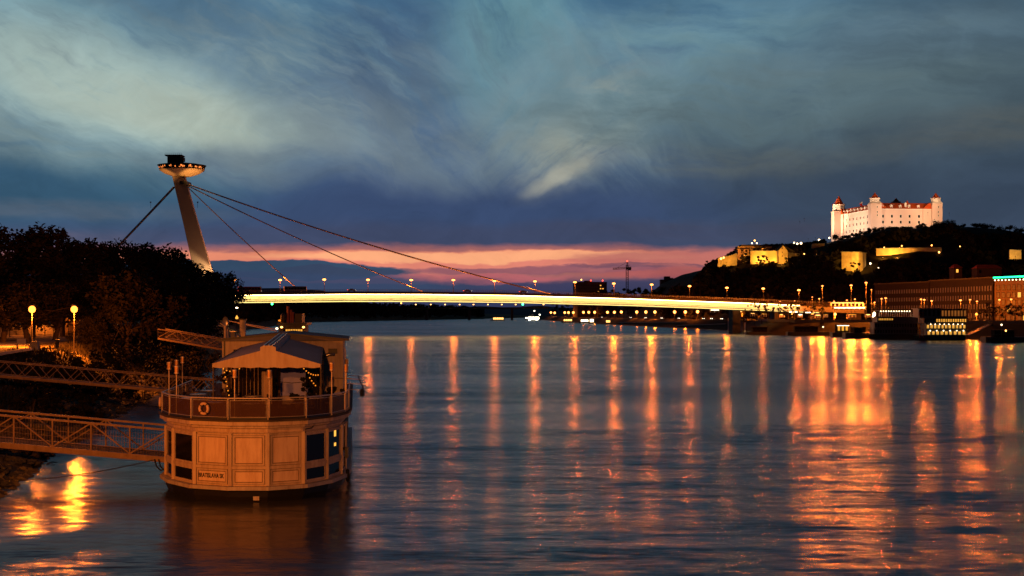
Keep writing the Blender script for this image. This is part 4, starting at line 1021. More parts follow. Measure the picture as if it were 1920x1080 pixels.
# ------------------------------------------------------------------ lamps on the hill and quay
def ground_under(px, py, want, Y0, Y1, step=-4):
    """walk along the sight line to where the ground lies `want` metres below it"""
    Y = Y1
    while Y > Y0:
        p = P(px, py, Y)
        if p.x > rs(Y)+16 and p.z-zr(p.x, Y) < want and p.z > zr(p.x, Y)+1: return Y
        Y -= 4
    Y = Y0
    return (Y0+Y1)/2
def hill_lamp(px, py, lab, m='hill_lamp', hs=.55, Y=None, grp='small lamps on the castle hill'):
    Y = Y or ground_under(px, py, 6.0, 975, 1330); h = P(px, py, Y); z = zr(h.x, Y)
    if z > h.z-1: z = h.z-4
    lamp_post('hill_lamp', (h.x, Y, z), h, E[m], lab, grp, 'globe', .12, hs*1.25)
HL = [(1340,503,'brightest lamp at the left tip of the castle hill','bridge_lamp',.8),(1352,485,'first small lamp on the terrace wall at the hill tip','hill_lamp',.7),(1357,483,'second small lamp on the terrace wall','hill_lamp',.6),(1366,483,'third small lamp on the terrace wall','hill_lamp',.6),(1373,482,'fourth small lamp on the terrace wall','hill_lamp',.7),
 (1395,481,'white lamp at the left foot of the terrace building','white_lamp',.7),(1410,456,'left of the three lamps over the flat dark roof','white_lamp',.5),(1415,451,'topmost of the three lamps over the flat dark roof','hill_lamp',.55),(1419,456,'right of the three lamps over the flat dark roof','white_lamp',.5),
 (1489,455,'left of the cluster of white lamps between gatehouse and castle','white_lamp',.5),(1495,457,'second of the cluster of white lamps left of the castle','white_lamp',.6),(1502,456,'third of the cluster of white lamps left of the castle','white_lamp',.7),(1507,457,'right of the cluster of white lamps left of the castle','hill_lamp',.5),
 (1536,450,'bright white lamp just left of the castle tower','white_lamp',.8),(1543,454,'small lamp on the wall just left of the castle tower','hill_lamp',.5),(1555,446,'white lamp touching the foot of the castle tower','white_lamp',.6),
 (1508,476,'faint lamp in the wood right of the gatehouse','hill_lamp',.4),(1519,490,'faint lamp in the wood below the castle tower','hill_lamp',.45),(1530,476,'pair lamp in the wood below the castle tower','hill_lamp',.45),(1532,493,'lower faint lamp in the wood left of the amber bastion','hill_lamp',.4),
 (1555,498,'first lamp at the left foot of the amber bastion','hill_lamp',.7),(1561,499,'second lamp at the left foot of the amber bastion','hill_lamp',.55),(1579,471,'red lamp atop the left corner of the amber bastion','red',.45),(1618,496,'lamp at the right foot of the amber bastion','white_lamp',.6),(1632,494,'white lamp right of the amber bastion','white_lamp',.6),(1647,503,'white lamp farther right and below the amber bastion','white_lamp',.5),
 (1636,465,'tiny lamp at the left end of the long rampart','hill_lamp',.35),(1658,464,'tiny lamp over the left part of the long rampart','hill_lamp',.4),(1687,466,'lower lamp of the pair on the long rampart','hill_lamp',.6),(1691,461,'upper lamp of the pair on the long rampart','bridge_lamp',.45),(1747,460,'lamp over the right part of the long rampart','bridge_lamp',.5),(1761,473,'lamp at the right end of the long rampart','hill_lamp',.6),
 (1803,444,'bright lamp in the trees right of the castle','white_lamp',.9),(1800,462,'dim lamp in the trees under the bright one','hill_lamp',.35),(1820,469,'dim lamp midway along the right hillside','hill_lamp',.35),(1829,461,'dim pair of lamps on the right hillside','hill_lamp',.35),(1838,480,'low dim lamp on the right hillside','hill_lamp',.35),(1894,465,'lamp above the garden wall on the right','hill_lamp',.5),(1913,492,'white lamp near the right edge above the neon roof','white_lamp',.45)]
for px, py, lab, m, hs in HL:
    hill_lamp(px, py, lab, m, hs, Y=(1235 if 1405 < px < 1425 and py < 460 else None))

# ------------------------------------------------------------------ right bank promenade
E['shipwin'] = em('ship_window_light', (1,.42,.05), 1.0)
def right_at(px, d):
    lo, hi = 300.0, 5000.0
    for _ in range(50):
        m_ = (lo+hi)/2
        if (rs(m_)+d)/m_ > (px-960)/F: lo = m_
        else: hi = m_
    return Vector((rs(lo)+d, lo, 0))
def strip(name, d0, d1, dz, m, y0=300, y1=3400, n=160):
    vs = []; fs = []
    for i in range(n):
        y = y0*(y1/y0)**(i/(n-1))
        for d in (d0, d1): x = rs(y)+d; vs.append((x, y, 7.0+dz))
        if i: k = 2*i; fs.append((k-2, k-1, k+1, k))
    mb = MB(); mb.mesh(vs, fs); put(mb.build(name, m), kind='structure')
strip('promenade_pavement', 16, 20, .16, M['deckedge']); strip('embankment_road', 20.2, 29, .08, M['asphalt'])
par = empty('quay_shade_parapet', (rs(900)+15.3, 900, 7), 'long dark parapet added along the right promenade edge to shade the quay slope', 'parapet')  # wall added to keep lamp light off the quay slope
ys_ = [420*(960/420)**(i/119) for i in range(120)]; vs = []; fs = []
for y in ys_:
    x = rs(y)+15.2; vs += [(x,y,6.4),(x,y,8.4),(x+.6,y,8.4),(x+.6,y,6.4)]
for i in range(119): fs += [(4*i+k, 4*i+(k+1) % 4, 4*i+4+(k+1) % 4, 4*i+4+k) for k in range(4)]
fs += [(0,1,2,3), (479,478,477,476)]
mb = MB(); mb.mesh(vs, fs); mb.build('wall', M['concrete'], par)
# row of orange quay lamps
QL = [(1033,586),(1040,586.5),(1059,586),(1066,586),(1075,586),(1094,585.5),(1104,585.5),(1115,585.5),(1139,585.5),(1152,585.5),(1165,585),(1194,585),(1211,585),(1228,585),(1265,585),(1285,585),(1308,584.5),(1403,586),(1423,586.5),(1486,588),(1523,588),(1566,589)]
qn = ['first and farthest','second','third','fourth','fifth','sixth','seventh','eighth','ninth','tenth','eleventh','twelfth','thirteenth','fourteenth','fifteenth','sixteenth','seventeenth','first right of the white-pillared hall','second right of the white-pillared hall','third right of the white-pillared hall','fourth right of the white-pillared hall','last, left of the kiosk']
for (px, py), nm in zip(QL, qn):
    c = right_at(px, 18 if px < 1320 else 30.5); hz = ZA(py, c.y)
    lamp_post('quay_lamp', (c.x, c.y, 7.1), (c.x, c.y, hz), E['bridge_lamp'], 'orange lamp of the right embankment row, '+nm, 'orange lamps along the right embankment', 'globe', .12, (.6+.0005*c.y if px < 1320 else .7), power=(19000 if px < 1320 else 30000)*(.4+1.2*((px*3.77) % 1.0)))
SLN = [(1542,536,'tall, on the approach, left of the twin-headed lamp',.5,14),(1596,535,'tall twin-headed, in the middle of the three tall ones',.6,16),(1624,530,'tallest, right of the twin-headed lamp',.6,20),(1634,543,'small, on the mast right of the tallest lamp',.3,22),
 (1640,567,'over the gap left of the hotel ships',.4,24),(1653,560,'left of the pair over the left hotel ship',.4,24),(1661,559,'right of the pair over the left hotel ship',.5,24),(1727,561,'left of the trio above the ships',.45,24),(1733,562,'middle of the trio above the ships',.5,24),(1747,564,'right of the trio above the ships',.5,24),
 (1801,563,'left of three behind the right hotel ship stern',.55,26),(1819,562,'middle of three behind the right hotel ship stern',.4,28),(1832,565,'right of three behind the right hotel ship stern',.4,26),(1874,562,'left one before the neon-topped building',.45,30),(1896,561,'right one before the neon-topped building',.45,32),
 (1523,557,'small, low on the approach road',.3,20),(1536,560,'small, beneath the tall left one',.4,22),(1463,565,'red-tinted, on the approach ramp, left pair',.35,22),(1490,564,'red-tinted, on the approach ramp, right pair',.35,22),(1564,565,'small, left of the white-lit shelter',.35,24),(1588,563,'small, over the white-lit shelter',.4,24),(1603,561,'small, right over the white-lit shelter',.4,24)]
for px, py, nm, hs, d in SLN:
    c = right_at(px, d+9); h = P(px, py, c.y)
    lamp_post('street_lamp', (c.x, c.y, 7.05), h, E['quay_lamp'], 'street lamp on the right bank, '+nm, 'street lamps on the right bank', 'cobra', .14, hs*1.3, power=(70000 if px in (1542,1596,1624) else 20000*hs/.5))
c = right_at(1831, 24); lamp_post('quay_lamp', (c.x,c.y,7.1), P(1831,589,c.y), E['park_lamp'], 'single brightest orange quay lamp right of the hotel ships', 'bright quay lamps near the ships', 'globe', .1, .6, power=30000)
# cars parked or passing on the embankment
proto = None
CARS = [(1128,597),(1182,593),(1210,592),(1240,592),(1272,593),(1318,590),(1333,591),(1352,591),(1369,590),(1441,592),(1462,593),(1505,594),(1530,593),(1830,594),(1850,594)]
cn_ = ['farthest left on the road under the span','second from the left under the span','third from the left under the span','fourth from the left under the span','fifth from the left under the span','sixth, where the span meets the bank','seventh, near the white van','beside the white-pillared hall, left one','beside the white-pillared hall, right one','first under the approach trees','second under the approach trees','third under the approach trees','fourth under the approach trees','left one under the brightest quay lamp','right one under the brightest quay lamp']
for i, ((px, py), nm) in enumerate(zip(CARS, cn_)):
    c = right_at(px, 26); y = c.y; lab = 'car with lit headlamps on the right embankment, '+nm
    dirv = (Vector((rs(y-10), y-10, 0))-Vector((rs(y), y, 0))).normalized(); rz = math.atan2(dirv.y, dirv.x)
    if proto is None:
        root = empty('embankment_car', (c.x,c.y,7.09), lab, 'car', 'cars on the right embankment', rz); ln = 4.4; w = 1.75; h = 1.5
        vs = [(-ln/2,.35),(ln/2,.35),(ln/2,.8),(ln/4,.92),(ln/8,h),(-ln/4,h),(-ln*.42,.95),(-ln/2,.9)]; n = len(vs); mb = MB()
        mb.mesh([(x,-w/2,z_) for x, z_ in vs]+[(x,w/2,z_) for x, z_ in vs], [tuple(range(n)), tuple(range(2*n-1,n-1,-1))]+[(k,n+k,n+(k+1)%n,(k+1)%n) for k in range(n)])
        mb.build('body', M['carpaint'], root, world=False)
        mb = MB(); mb.mesh([(ln/4+.01,-.7,.97),(ln/4+.01,.7,.97),(ln/8+.03,.62,1.44),(ln/8+.03,-.62,1.44)], [(0,1,2,3)]); mb.build('windscreen', M['dglass'], root, world=False)
        for sx_ in (-.32,.32):
            for sy_ in (-1,1):
                mb = MB(); mb.tube([(sx_*ln,sy_*(w/2-.1),.36),(sx_*ln,sy_*(w/2+.02),.36)], .36, 10); mb.build('wheel', M['tyre'], root, world=False)
        for sy_ in (-.62,.62):
            mb = MB(); mb.box(ln/2,ln/2+.06,sy_-.2,sy_+.2,.55,.85); mb.build('headlight', E['head'], root, world=False)
            mb = MB(); mb.box(-ln/2-.06,-ln/2,sy_-.2,sy_+.2,.7,.95); mb.build('tail_light', E['red'], root, world=False)
        proto = root
    else: copy_tree(proto, None, (c.x,c.y,7.09), rz, lab)

# white-lit pillared hall and lit shelters under the approach
def hall(px0, px1, py0, py1, d, label, name, nb, lit=None, post=None, roofm='white'):
    c0 = right_at(px0, d); c1 = right_at(px1, d); y = (c0.y+c1.y)/2; root = empty(name, P((px0+px1)/2, py1, y), label, 'shelter' if 'shelter' in name else 'building')
    a = P(px0,py0,y); b_ = P(px1,py0,y); zb = ZA(py1,y); h = a.z-zb
    mb = MB(); mb.box(a.x-.4,b_.x+.4,y-1.2,y+4,a.z-.35,a.z); mb.build('roof', M[roofm], root)
    mb = MB(); mb.box(a.x,b_.x,y+3.4,y+3.8,zb,a.z-.36); mb.build('wall', M['facade2'], root)
    for k in range(nb):
        x = a.x+(b_.x-a.x)*k/max(1,nb-1); mb = MB(); mb.box(x-.3,x+.3,y-.9,y-.3,zb,a.z-.355); mb.build('pillar', M['white'], root)
    mb = MB(); mb.box(a.x+.2,b_.x-.2,y-1.1,y-.7,a.z-.75,a.z-.37); mb.build('ceiling_light', E[lit or 'tube'], root)
    return root
hall(1375,1391,583,593,24,'white-pillared lit hall at the head of the river stairs','pillared_hall',5,'warmdeck')
hall(1332,1348,580,586,26,'glowing white kiosk under the end of the bright girder','kiosk',3,'tube')
hall(1563,1621,575,580,25,'long white-lit flat canopy of the landing stage','landing_shelter',7,'tube')
hall(1479,1498,583,585,22,'short white-lit shelter strip under the approach, left one','bus_shelter',3,'tube')
hall(1509,1524,584,586,22,'short white-lit shelter strip under the approach, right one','bus_shelter',3,'tube')
hall(1558,1618,566,574,34,'amber-lit arcade behind the long white canopy','arcade',9,'warmdeck',roofm='darkroof')
hall(1446,1455,584,592,22,'small white-lit stall left of the shelters','stall',2,'tube')
for px, w_, py, k_, nm in [(1411,7,586,'warmdeck','amber-lit stall, first right of the pillared hall'),(1432,9,587,'shipwin','dim amber-lit stall between the first promenade trees'),(1466,8,588,'warmdeck','amber-lit stall under the middle of the approach'),(1500,7,588,'tube','narrow white-lit stall between the two shelter strips'),
        (1533,10,589,'warmdeck','wide amber-lit stall under the right part of the approach'),(1548,6,588,'shipwin','dim amber stall left of the long white canopy'),(1598,12,588,'shipwin','dim amber-lit bar behind the cafe pontoon'),(1627,8,588,'warmdeck','amber-lit stall left of the left hotel ship')]:
    hall(px-w_/2, px+w_/2, py, py+7, 20, nm, 'stall', 3, k_, roofm='darkroof')
# trees silhouetted in front of the approach girder
for i, (px, pt, r) in enumerate([(1399,568,2.4),(1416,565,3.0),(1428,566,2.6),(1441,566,2.8),(1456,570,2.4),(1468,566,2.6),(1478,567,2.4),(1490,568,2.4),(1502,566,2.4),(1516,568,2.4),(1529,566,2.8),(1543,568,2.6),(1640,570,3),(1668,574,2.6),(1855,568,4.5),(1866,572,3.5),(1886,573,3.5),(1903,570,4),(1917,566,4)]):
    c = right_at(px, 20 if px < 1850 else 24)
    x, Y = c.x, c.y
    if px < 1560: Y = min(c.y, 824 if px < 1425 else 818); x = XA(px, Y); r *= 1.15
    zg = zr(x, Y); h = ZA(pt, Y)-zg
    nm = ['first','second','third','fourth','fifth','sixth','seventh','eighth','ninth','tenth','eleventh','twelfth'][i] + ' from the left in front of the lit approach girder' if i < 12 else ['left of the left hotel ship lamps','above the left hotel ship','big, right of the bright quay lamp','before the left edge of the neon-topped building','before the middle of the neon-topped building','before the right part of the neon-topped building','at the right frame edge on the promenade'][i-12]
    root = empty('promenade_tree', (x,Y,zg), 'dark promenade tree '+nm, 'tree', 'trees along the right promenade')
    cm, ends = crown_mesh(300+i, h, r, 12, 40, .32, .35); cm.build('crown', M['leaf'], root, world=False)
    tb = MB(); tb.tube([(0,0,-.3),(0,0,h*.55)], [.22,.14], 6); tb.build('trunk', M['bark'], root, world=False)

# quay stairs and revetment shelf
c = right_at(1375, 8)
def slope_pt(px, d): c = right_at(px, d); return Vector((c.x, c.y, zr(c.x, c.y)+.15))
st = empty('river_stairs', slope_pt(1372, 8), 'dark stone river stairs between pale slanting walls on the right bank', 'stairs')
mb = MB()
for k in range(14):
    d = 1+14*k/14; a = slope_pt(1368, d); b_ = slope_pt(1395, d); z = .4+6.6*k/14; mb.beam((a.x,a.y,z),(b_.x,b_.y,z),1.3,.8)
mb.build('steps', M['concrete'], st)
for px in (1366, 1397):
    mb = MB(); a = slope_pt(px,0); b_ = slope_pt(px,16); mb.beam(a+Vector((0,0,.3)), b_+Vector((0,0,.7)), 1.0, 1.2); mb.build('side_wall', M['kerbstone'], st)
for px0, px1, d, nm in [(1160,1290,6,'upper dim lit ledge line on the sloping quay, left'),(1270,1360,5,'ledge line on the sloping quay left of the river stairs')]:
    r_ = empty('quay_ledge', slope_pt(px0, d), nm, 'ledge'); mb = MB(); n = 10; pts = [slope_pt(px0+(px1-px0)*k/n, d+.4*k) for k in range(n+1)]
    for a, b_ in zip(pts, pts[1:]): mb.beam(a, b_, .8, .5)
    mb.build('ledge', M['kerbstone'], r_)

# ------------------------------------------------------------------ buildings behind the quay
def facade_block(name, p, q, depth, zt_, label, m, rows, cols, ww, wh, z0, dz, roofm, lit=(), sill=True, parapet=.6):
    root = empty(name, ((p[0]+q[0])/2, (p[1]+q[1])/2, 7), label, 'building')
    p = Vector((p[0],p[1],0)); q = Vector((q[0],q[1],0)); d = (q-p).normalized(); nn_ = Vector((d.y,-d.x,0)); L = (q-p).length
    if nn_.y > 0: nn_ = -nn_
    a = [p, q, q-nn_*depth, p-nn_*depth]
    mb = MB(); mb.prism([(v.x,v.y) for v in a], 6.5, zt_); w_ = mb.build('wall', m, root)
    o = [p+nn_*.5-d*.5, q+nn_*.5+d*.5, q-nn_*(depth+.5)+d*.5, p-nn_*(depth+.5)-d*.5]
    mb = MB(); mb.prism([(v.x,v.y) for v in o], zt_+.003, zt_+parapet); mb.build('roof', roofm, root)
    k = 0
    for i in range(rows):
        for j in range(cols):
            if k >= 100: break
            c = p+d*(L*(j+.7)/(cols+.4)); z = z0+dz*i
            f = MB(); f.beam(c+nn_*.003+Vector((0,0,z)), c+nn_*.08+Vector((0,0,z)), ww+.3, wh+.3, (0,0,1)); fo = f.build('window', M['facade'], root)
            g = MB(); g.beam(c+nn_*.083+Vector((0,0,z)), c+nn_*.11+Vector((0,0,z)), ww, wh); g.build('pane', E['warmwin'] if (i,j) in lit else M['dimglass'], fo); k += 1
    return root, d, nn_, p, q
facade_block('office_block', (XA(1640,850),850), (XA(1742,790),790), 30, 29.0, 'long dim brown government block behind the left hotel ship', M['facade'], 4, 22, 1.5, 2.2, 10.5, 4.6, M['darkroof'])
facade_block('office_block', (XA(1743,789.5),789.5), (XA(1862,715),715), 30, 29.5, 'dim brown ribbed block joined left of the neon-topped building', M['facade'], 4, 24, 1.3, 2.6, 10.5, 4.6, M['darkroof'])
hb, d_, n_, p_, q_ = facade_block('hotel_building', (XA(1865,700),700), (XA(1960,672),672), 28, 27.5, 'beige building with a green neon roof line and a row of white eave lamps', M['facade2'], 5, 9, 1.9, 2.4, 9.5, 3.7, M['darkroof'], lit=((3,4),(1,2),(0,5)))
mb = MB(); mb.beam(p_+n_*.8+Vector((0,0,29.2)), q_+n_*.8+Vector((0,0,29.5)), .5, .75); mb.build('neon_line', E['green'], hb)
for k in range(14):
    c = p_+(q_-p_)*((k+.5)/14)+n_*.9+Vector((0,0,27.9)); mb = MB(); mb.ball(c, .34, 8); mb.build('eave_lamp', E['white_lamp'], hb)
for px0, px1, py0, Y, lab in [(1789,1804,502,900,'small dim amber-lit house on the hillside above the brown block'), (1832,1878,503,880,'dim red-brown roofed house behind the neon-topped building')]:
    r_ = empty('hillside_house', (XA(px0,Y),Y,7), lab, 'house'); z = ZA(py0,Y)
    mb = MB(); mb.box(XA(px0,Y),XA(px1,Y),Y,Y+10,7,z); wl_ = mb.build('wall', M['facade2'], r_)
    mb = MB(); x0_, x1_ = XA(px0,Y)-.4, XA(px1,Y)+.4; ym = Y+5; mb.mesh([(x0_,Y-.4,z+.003),(x1_,Y-.4,z+.003),(x1_,Y+10.4,z+.003),(x0_,Y+10.4,z+.003),(x0_+2,ym,z+2.4),(x1_-2,ym,z+2.4)], [(0,1,5,4),(1,2,5),(2,3,4,5),(3,0,4),(0,3,2,1)]); mb.build('roof', M['tile'], r_)
    mb = MB(); mb.box(XA(px0+4,Y),XA(px0+8,Y),Y-.1,Y-.02,z-3,z-1); mb.build('window', E['warmwin'] if px0 < 1800 else M['dglass'], wl_)

# ------------------------------------------------------------------ skyline beyond the bridge
sb = facade_block('apartment_block', (XA(1083,2300),2300), (XA(1138,2310),2310), 30, ZA(529,2300), 'flat dark apartment block on the skyline left of the crane', M['silh'], 8, 12, 2.2, 1.5, 22, 5.2, M['silh'], lit=((6,9),(7,9),(6,10),(5,8)))[0]
mb = MB(); mb.box(XA(1096,2300),XA(1110,2300),2305,2320,ZA(529,2300),ZA(526,2300)); mb.build('roof_plant', M['silh'], sb)
sb = facade_block('tower_block', (XA(1240,1750),1750), (XA(1265,1750),1750), 20, ZA(525,1750), 'small dark tower block on the skyline left of the castle hill', M['silh'], 5, 6, 1.6, 1.2, 26, 4.6, M['silh'], lit=((3,3),(4,2),(3,4)))[0]
mb = MB(); mb.box(XA(1247,1750),XA(1257,1750),1752,1765,ZA(525,1750),ZA(518,1750)); mb.box(XA(1256,1750),XA(1263,1750),1752,1765,ZA(525,1750),ZA(521,1750)); mb.build('roof_plant', M['silh'], sb)
for i, (px, py, Y) in enumerate([(1090,524.5,2302),(1108,526,2302),(1130,526,2302)]):
    h = P(px,py,Y); r_ = empty('warning_lamp', h-Vector((0,0,2)), 'red roof warning lamp on the flat apartment block, '+['left','middle','right'][i], 'lamp', 'red roof lamps'); mb = MB(); mb.ball(h, 1.1, 8); mb.build('lantern', E['hill_lamp'] if i == 0 else E['red'], r_); mb = MB(); mb.beam(h-Vector((0,0,2)), h, .3, .3); mb.build('stem', M['dark'], r_)
# crane
cr_ = empty('tower_crane', P(1176,548,1900), 'dark tower crane against the afterglow, jib pointing left', 'crane')
def lattice(p, q, w, n, r):
    mb = MB(); d = (q-p); dn = d.normalized(); u = dn.cross(Vector((0,1,0)));  u.normalize(); v = dn.cross(u).normalized()
    cs = [u*w/2*sx_+v*w/2*sy_ for sx_, sy_ in ((-1,-1),(1,-1),(1,1),(-1,1))]
    for c in cs: mb.beam(p+c, q+c, r, r)
    for i in range(n):
        for k in range(4):
            a = cs[k]; b_ = cs[(k+1) % 4]; s = p+d*(i/n); e = p+d*((i+1)/n); mb.beam(s+(a if i % 2 else b_), e+(b_ if i % 2 else a), r*.7, r*.7)
    return mb
lattice(P(1176,552,1900), P(1176,497,1900), 3.0, 13, .55).build('mast', M['dark'], cr_)
lattice(P(1149,504,1900), P(1176,502.5,1900), 2.0, 9, .45).build('jib', M['dark'], cr_)
lattice(P(1176,502.5,1900), P(1184,502,1900), 2.0, 3, .45).build('counter_jib', M['dark'], cr_)
mb = MB(); a = P(1181,502,1900); mb.box(a.x-1.6,a.x+1.6,1898.5,1901.5,a.z-3.4,a.z+.4); mb.build('counterweight', M['dark'], cr_)
mb = MB(); a = P(1176,502,1900); mb.box(a.x-1.8,a.x+1.2,1898,1900,a.z-2.6,a.z+.4); mb.build('cab', M['dark'], cr_)
mb = MB(); tp = P(1176,491,1900); mb.beam(P(1176,500,1900), tp, 1.2, 1.2); mb.beam(tp, P(1155,503.5,1900), .3, .3); mb.beam(tp, P(1183,502,1900), .3, .3); mb.build('tie_bar', M['dark'], cr_)
mb = MB(); mb.ball(tp+Vector((0,0,1)), 1.0, 8); mb.build('warning_light', E['red'], cr_)
# skyline trees between the blocks
SKT = [(1045,551,1950,9),(1058,550,1950,8),(1070,551,1950,9),(1145,541,1800,9),(1158,543,1800,9),(1170,544,1780,9),(1192,541,1750,8),(1203,543,1750,9),(1215,546,1700,8),(1228,545,1650,8),(1246,540,1600,9),(1262,541,1600,8),(1275,534,1500,8),(1284,532,1480,8),(1295,536,1450,9),(1140,548,1850,10),(1180,548,1760,11),(1236,548,1600,11),(1120,549,1900,10),(1100,550,1900,9),(1085,551,1900,9)]
for i, (px, pt, Y, r) in enumerate(SKT):
    Y2 = Y
    if XA(px,Y2) < rs(Y2)+20:
        Y2 = right_at(px, 42).y
    small_tree(px, Y2, pt, r*Y2/Y, 'far dark skyline tree '+['left of the apartment block, first','left of the apartment block, second','left of the apartment block, third','just right of the apartment block','left of the crane','at the crane foot','right of the crane foot','second right of the crane','third right of the crane','fourth right of the crane','below the small tower block, left','below the small tower block, right','feathery, right of the small tower block','highest, left of the hill shoulder','touching the hill shoulder','low, under the right edge of the apartment block','low, right beneath the crane','low, midway from the crane to the tower block','low, under the middle of the apartment block','low, under the left half of the apartment block','low, under the left edge of the apartment block'][i], 'trees on the far right skyline', 400+i, zb=7, nl=60, leafs=1.3)

# ------------------------------------------------------------------ moored ships
def ship(px0, px1, Y, label, decks, ztop, hullz=2.2, depth=9, name='hotel_ship', m='shipwhite', pyl=None, slant=0.0, hullm='hull'):
    """decks: list of (px0, px1, z0, z1, emissive key or None, n windows, material key)"""
    x0, x1_ = XA(px0,Y), XA(px1,Y); root = empty(name, ((x0+x1_)/2, Y+depth/2, 0), label, 'ship' if depth > 6 else 'boat')
    mb = MB(); b = depth/2
    top_ = [(x0-1.2,Y+b),(x0+2.5,Y+.2),(x0+6,Y),(x1_-4,Y),(x1_-1,Y+.8),(x1_,Y+b),(x1_-1,Y+depth-.8),(x1_-4,Y+depth),(x0+6,Y+depth),(x0+2.5,Y+depth-.2)]
    bot = [(x+(1.2 if x < x0+3 else 0),y) for x, y in top_]; n = len(top_)
    mb.mesh([(x,y,-.6) for x, y in bot]+[(x,y,hullz) for x, y in top_], [tuple(range(n-1,-1,-1)), tuple(range(n,2*n))]+[(i,(i+1)%n,n+(i+1)%n,n+i) for i in range(n)])
    mb.build('hull', M[hullm], root)
    for (a, b_, z0, z1, lit, nw, mk) in decks:
        xa, xb = XA(a,Y), XA(b_,Y)
        mb = MB(); mb.box(xa, xb, Y+1.1, Y+depth-1.1, z0, z1-.22); dk = mb.build('superstructure', M[mk or m], root)
        mb = MB(); mb.box(xa-.5, xb+.5, Y+.15, Y+depth-.15, z1-.217, z1-.003); mb.build('deck', M[mk or m], root)
        mb = MB()
        k = 0; npost = max(3, int((xb-xa)/2.0))
        for i in range(npost+1): mb.beam((xa+(xb-xa)*i/npost, Y+.25, z0), (xa+(xb-xa)*i/npost, Y+.25, z1-.22), .09, .09)
        mb.beam((xa,Y+.25,z0+1.0),(xb,Y+.25,z0+1.0),.07,.07); mb.build('railing', M['dark' if lit else m], root)
        for i in range(nw):
            c = xa+(xb-xa)*(i+.5)/nw; w = (xb-xa)/nw*.6
            mb = MB(); mb.box(c-w/2, c+w/2, Y+1.04, Y+1.09, z0+.55, z1-.75); mb.build('window', E[lit] if lit else M['dglass'], dk)
    return root
E['shipdim'] = em('ship_dim_window', (1,.3,.05), .25); E['shipbright'] = em('ship_bright_deck', (1,.46,.07), .95)
YA, YB = 640, 606
zA = lambda py: ZA(py, YA); zB = lambda py: ZA(py, YB)
s1 = ship(1636,1728,YA,'dark multi-deck hotel ship, left of two, with a row of lamps on its sun deck',[(1640,1722,2.2,4.9,None,16,None),(1641,1722,4.9,zA(604),None,16,None),(1645,1722,zA(604),zA(594),None,0,None),(1648,1676,zA(604)+.3,zA(594)+.01,'shipwin',9,None)],13,depth=10)
# lit awning frame on the sun deck
mb = MB(); xa, xb = XA(1650,YA), XA(1709,YA)
for i in range(15): mb.beam((xa+(xb-xa)*i/14,YA+1.0,zA(594)),(xa+(xb-xa)*i/14,YA+1.0,zA(583)),.12,.12)
mb.build('awning_post', M['white'], s1)
mb = MB(); mb.box(xa-.5,xb+.5,YA+.8,YA+8.5,zA(583)+.003,zA(583)+.25); mb.build('awning', M['shipwhite'], s1)
for i in range(12):
    mb = MB(); c = Vector((xa+(xb-xa)*(i+.5)/12, YA+.75, zA(583.5))); mb.ball(c, .26, 8); mb.build('deck_lamp', E['white_lamp'], s1)
mb = MB(); mb.ball((XA(1639,YA),YA-.2,zA(589)), .7, 8, 1.5); mb.build('bow_lamp', E['white_lamp'], s1)
mb = MB(); mb.ball((XA(1637,YA),YA-.2,zA(593)), .45, 8); mb.build('bow_lamp', E['white_lamp'], s1)
mb = MB(); mb.ball((XA(1713,YA),YA-.2,zA(591)), .4, 8); mb.build('stern_lamp', E['white_lamp'], s1)
s2 = ship(1724,1816,YB,'tall hotel ship, right of two, with two brightly lit lower decks at its stern',[(1739,1813,2.0,zB(618),'shipbright',9,None),(1738,1813,zB(618),zB(606),'shipbright',11,None),(1756,1814,zB(606),zB(595),'shipwin',13,None),(1734,1755,zB(606),zB(595),None,4,None),(1766,1814,zB(595),zB(579),'shipdim',8,'shipbrown'),(1724,1765,zB(595),zB(578),None,5,None)],13.5,depth=11)
mb = MB()
for px in (1724,1731):
    mb.beam((XA(px,YB),YB-.3,1),(XA(px,YB),YB-.3,zB(585)),.15,.15)
for k in range(8): mb.beam((XA(1724,YB),YB-.3,1+1.4*k),(XA(1731,YB),YB-.3,2.2+1.4*k),.12,.12); mb.beam((XA(1724,YB),YB-.3,2.2+1.4*k),(XA(1731,YB),YB-.3,2.2+1.4*k),.12,.12)
mb.build('stair_tower', M['tile'], s2)
mb = MB()
for k in range(8): mb.ball((XA(1746+8.5*k,YB),YB+.6,zB(608)), .22, 8)
for k in range(6): mb.ball((XA(1745+12.5*k,YB),YB+.6,zB(620)), .26, 8)
mb.build('deck_lamp', E['white_lamp'], s2)
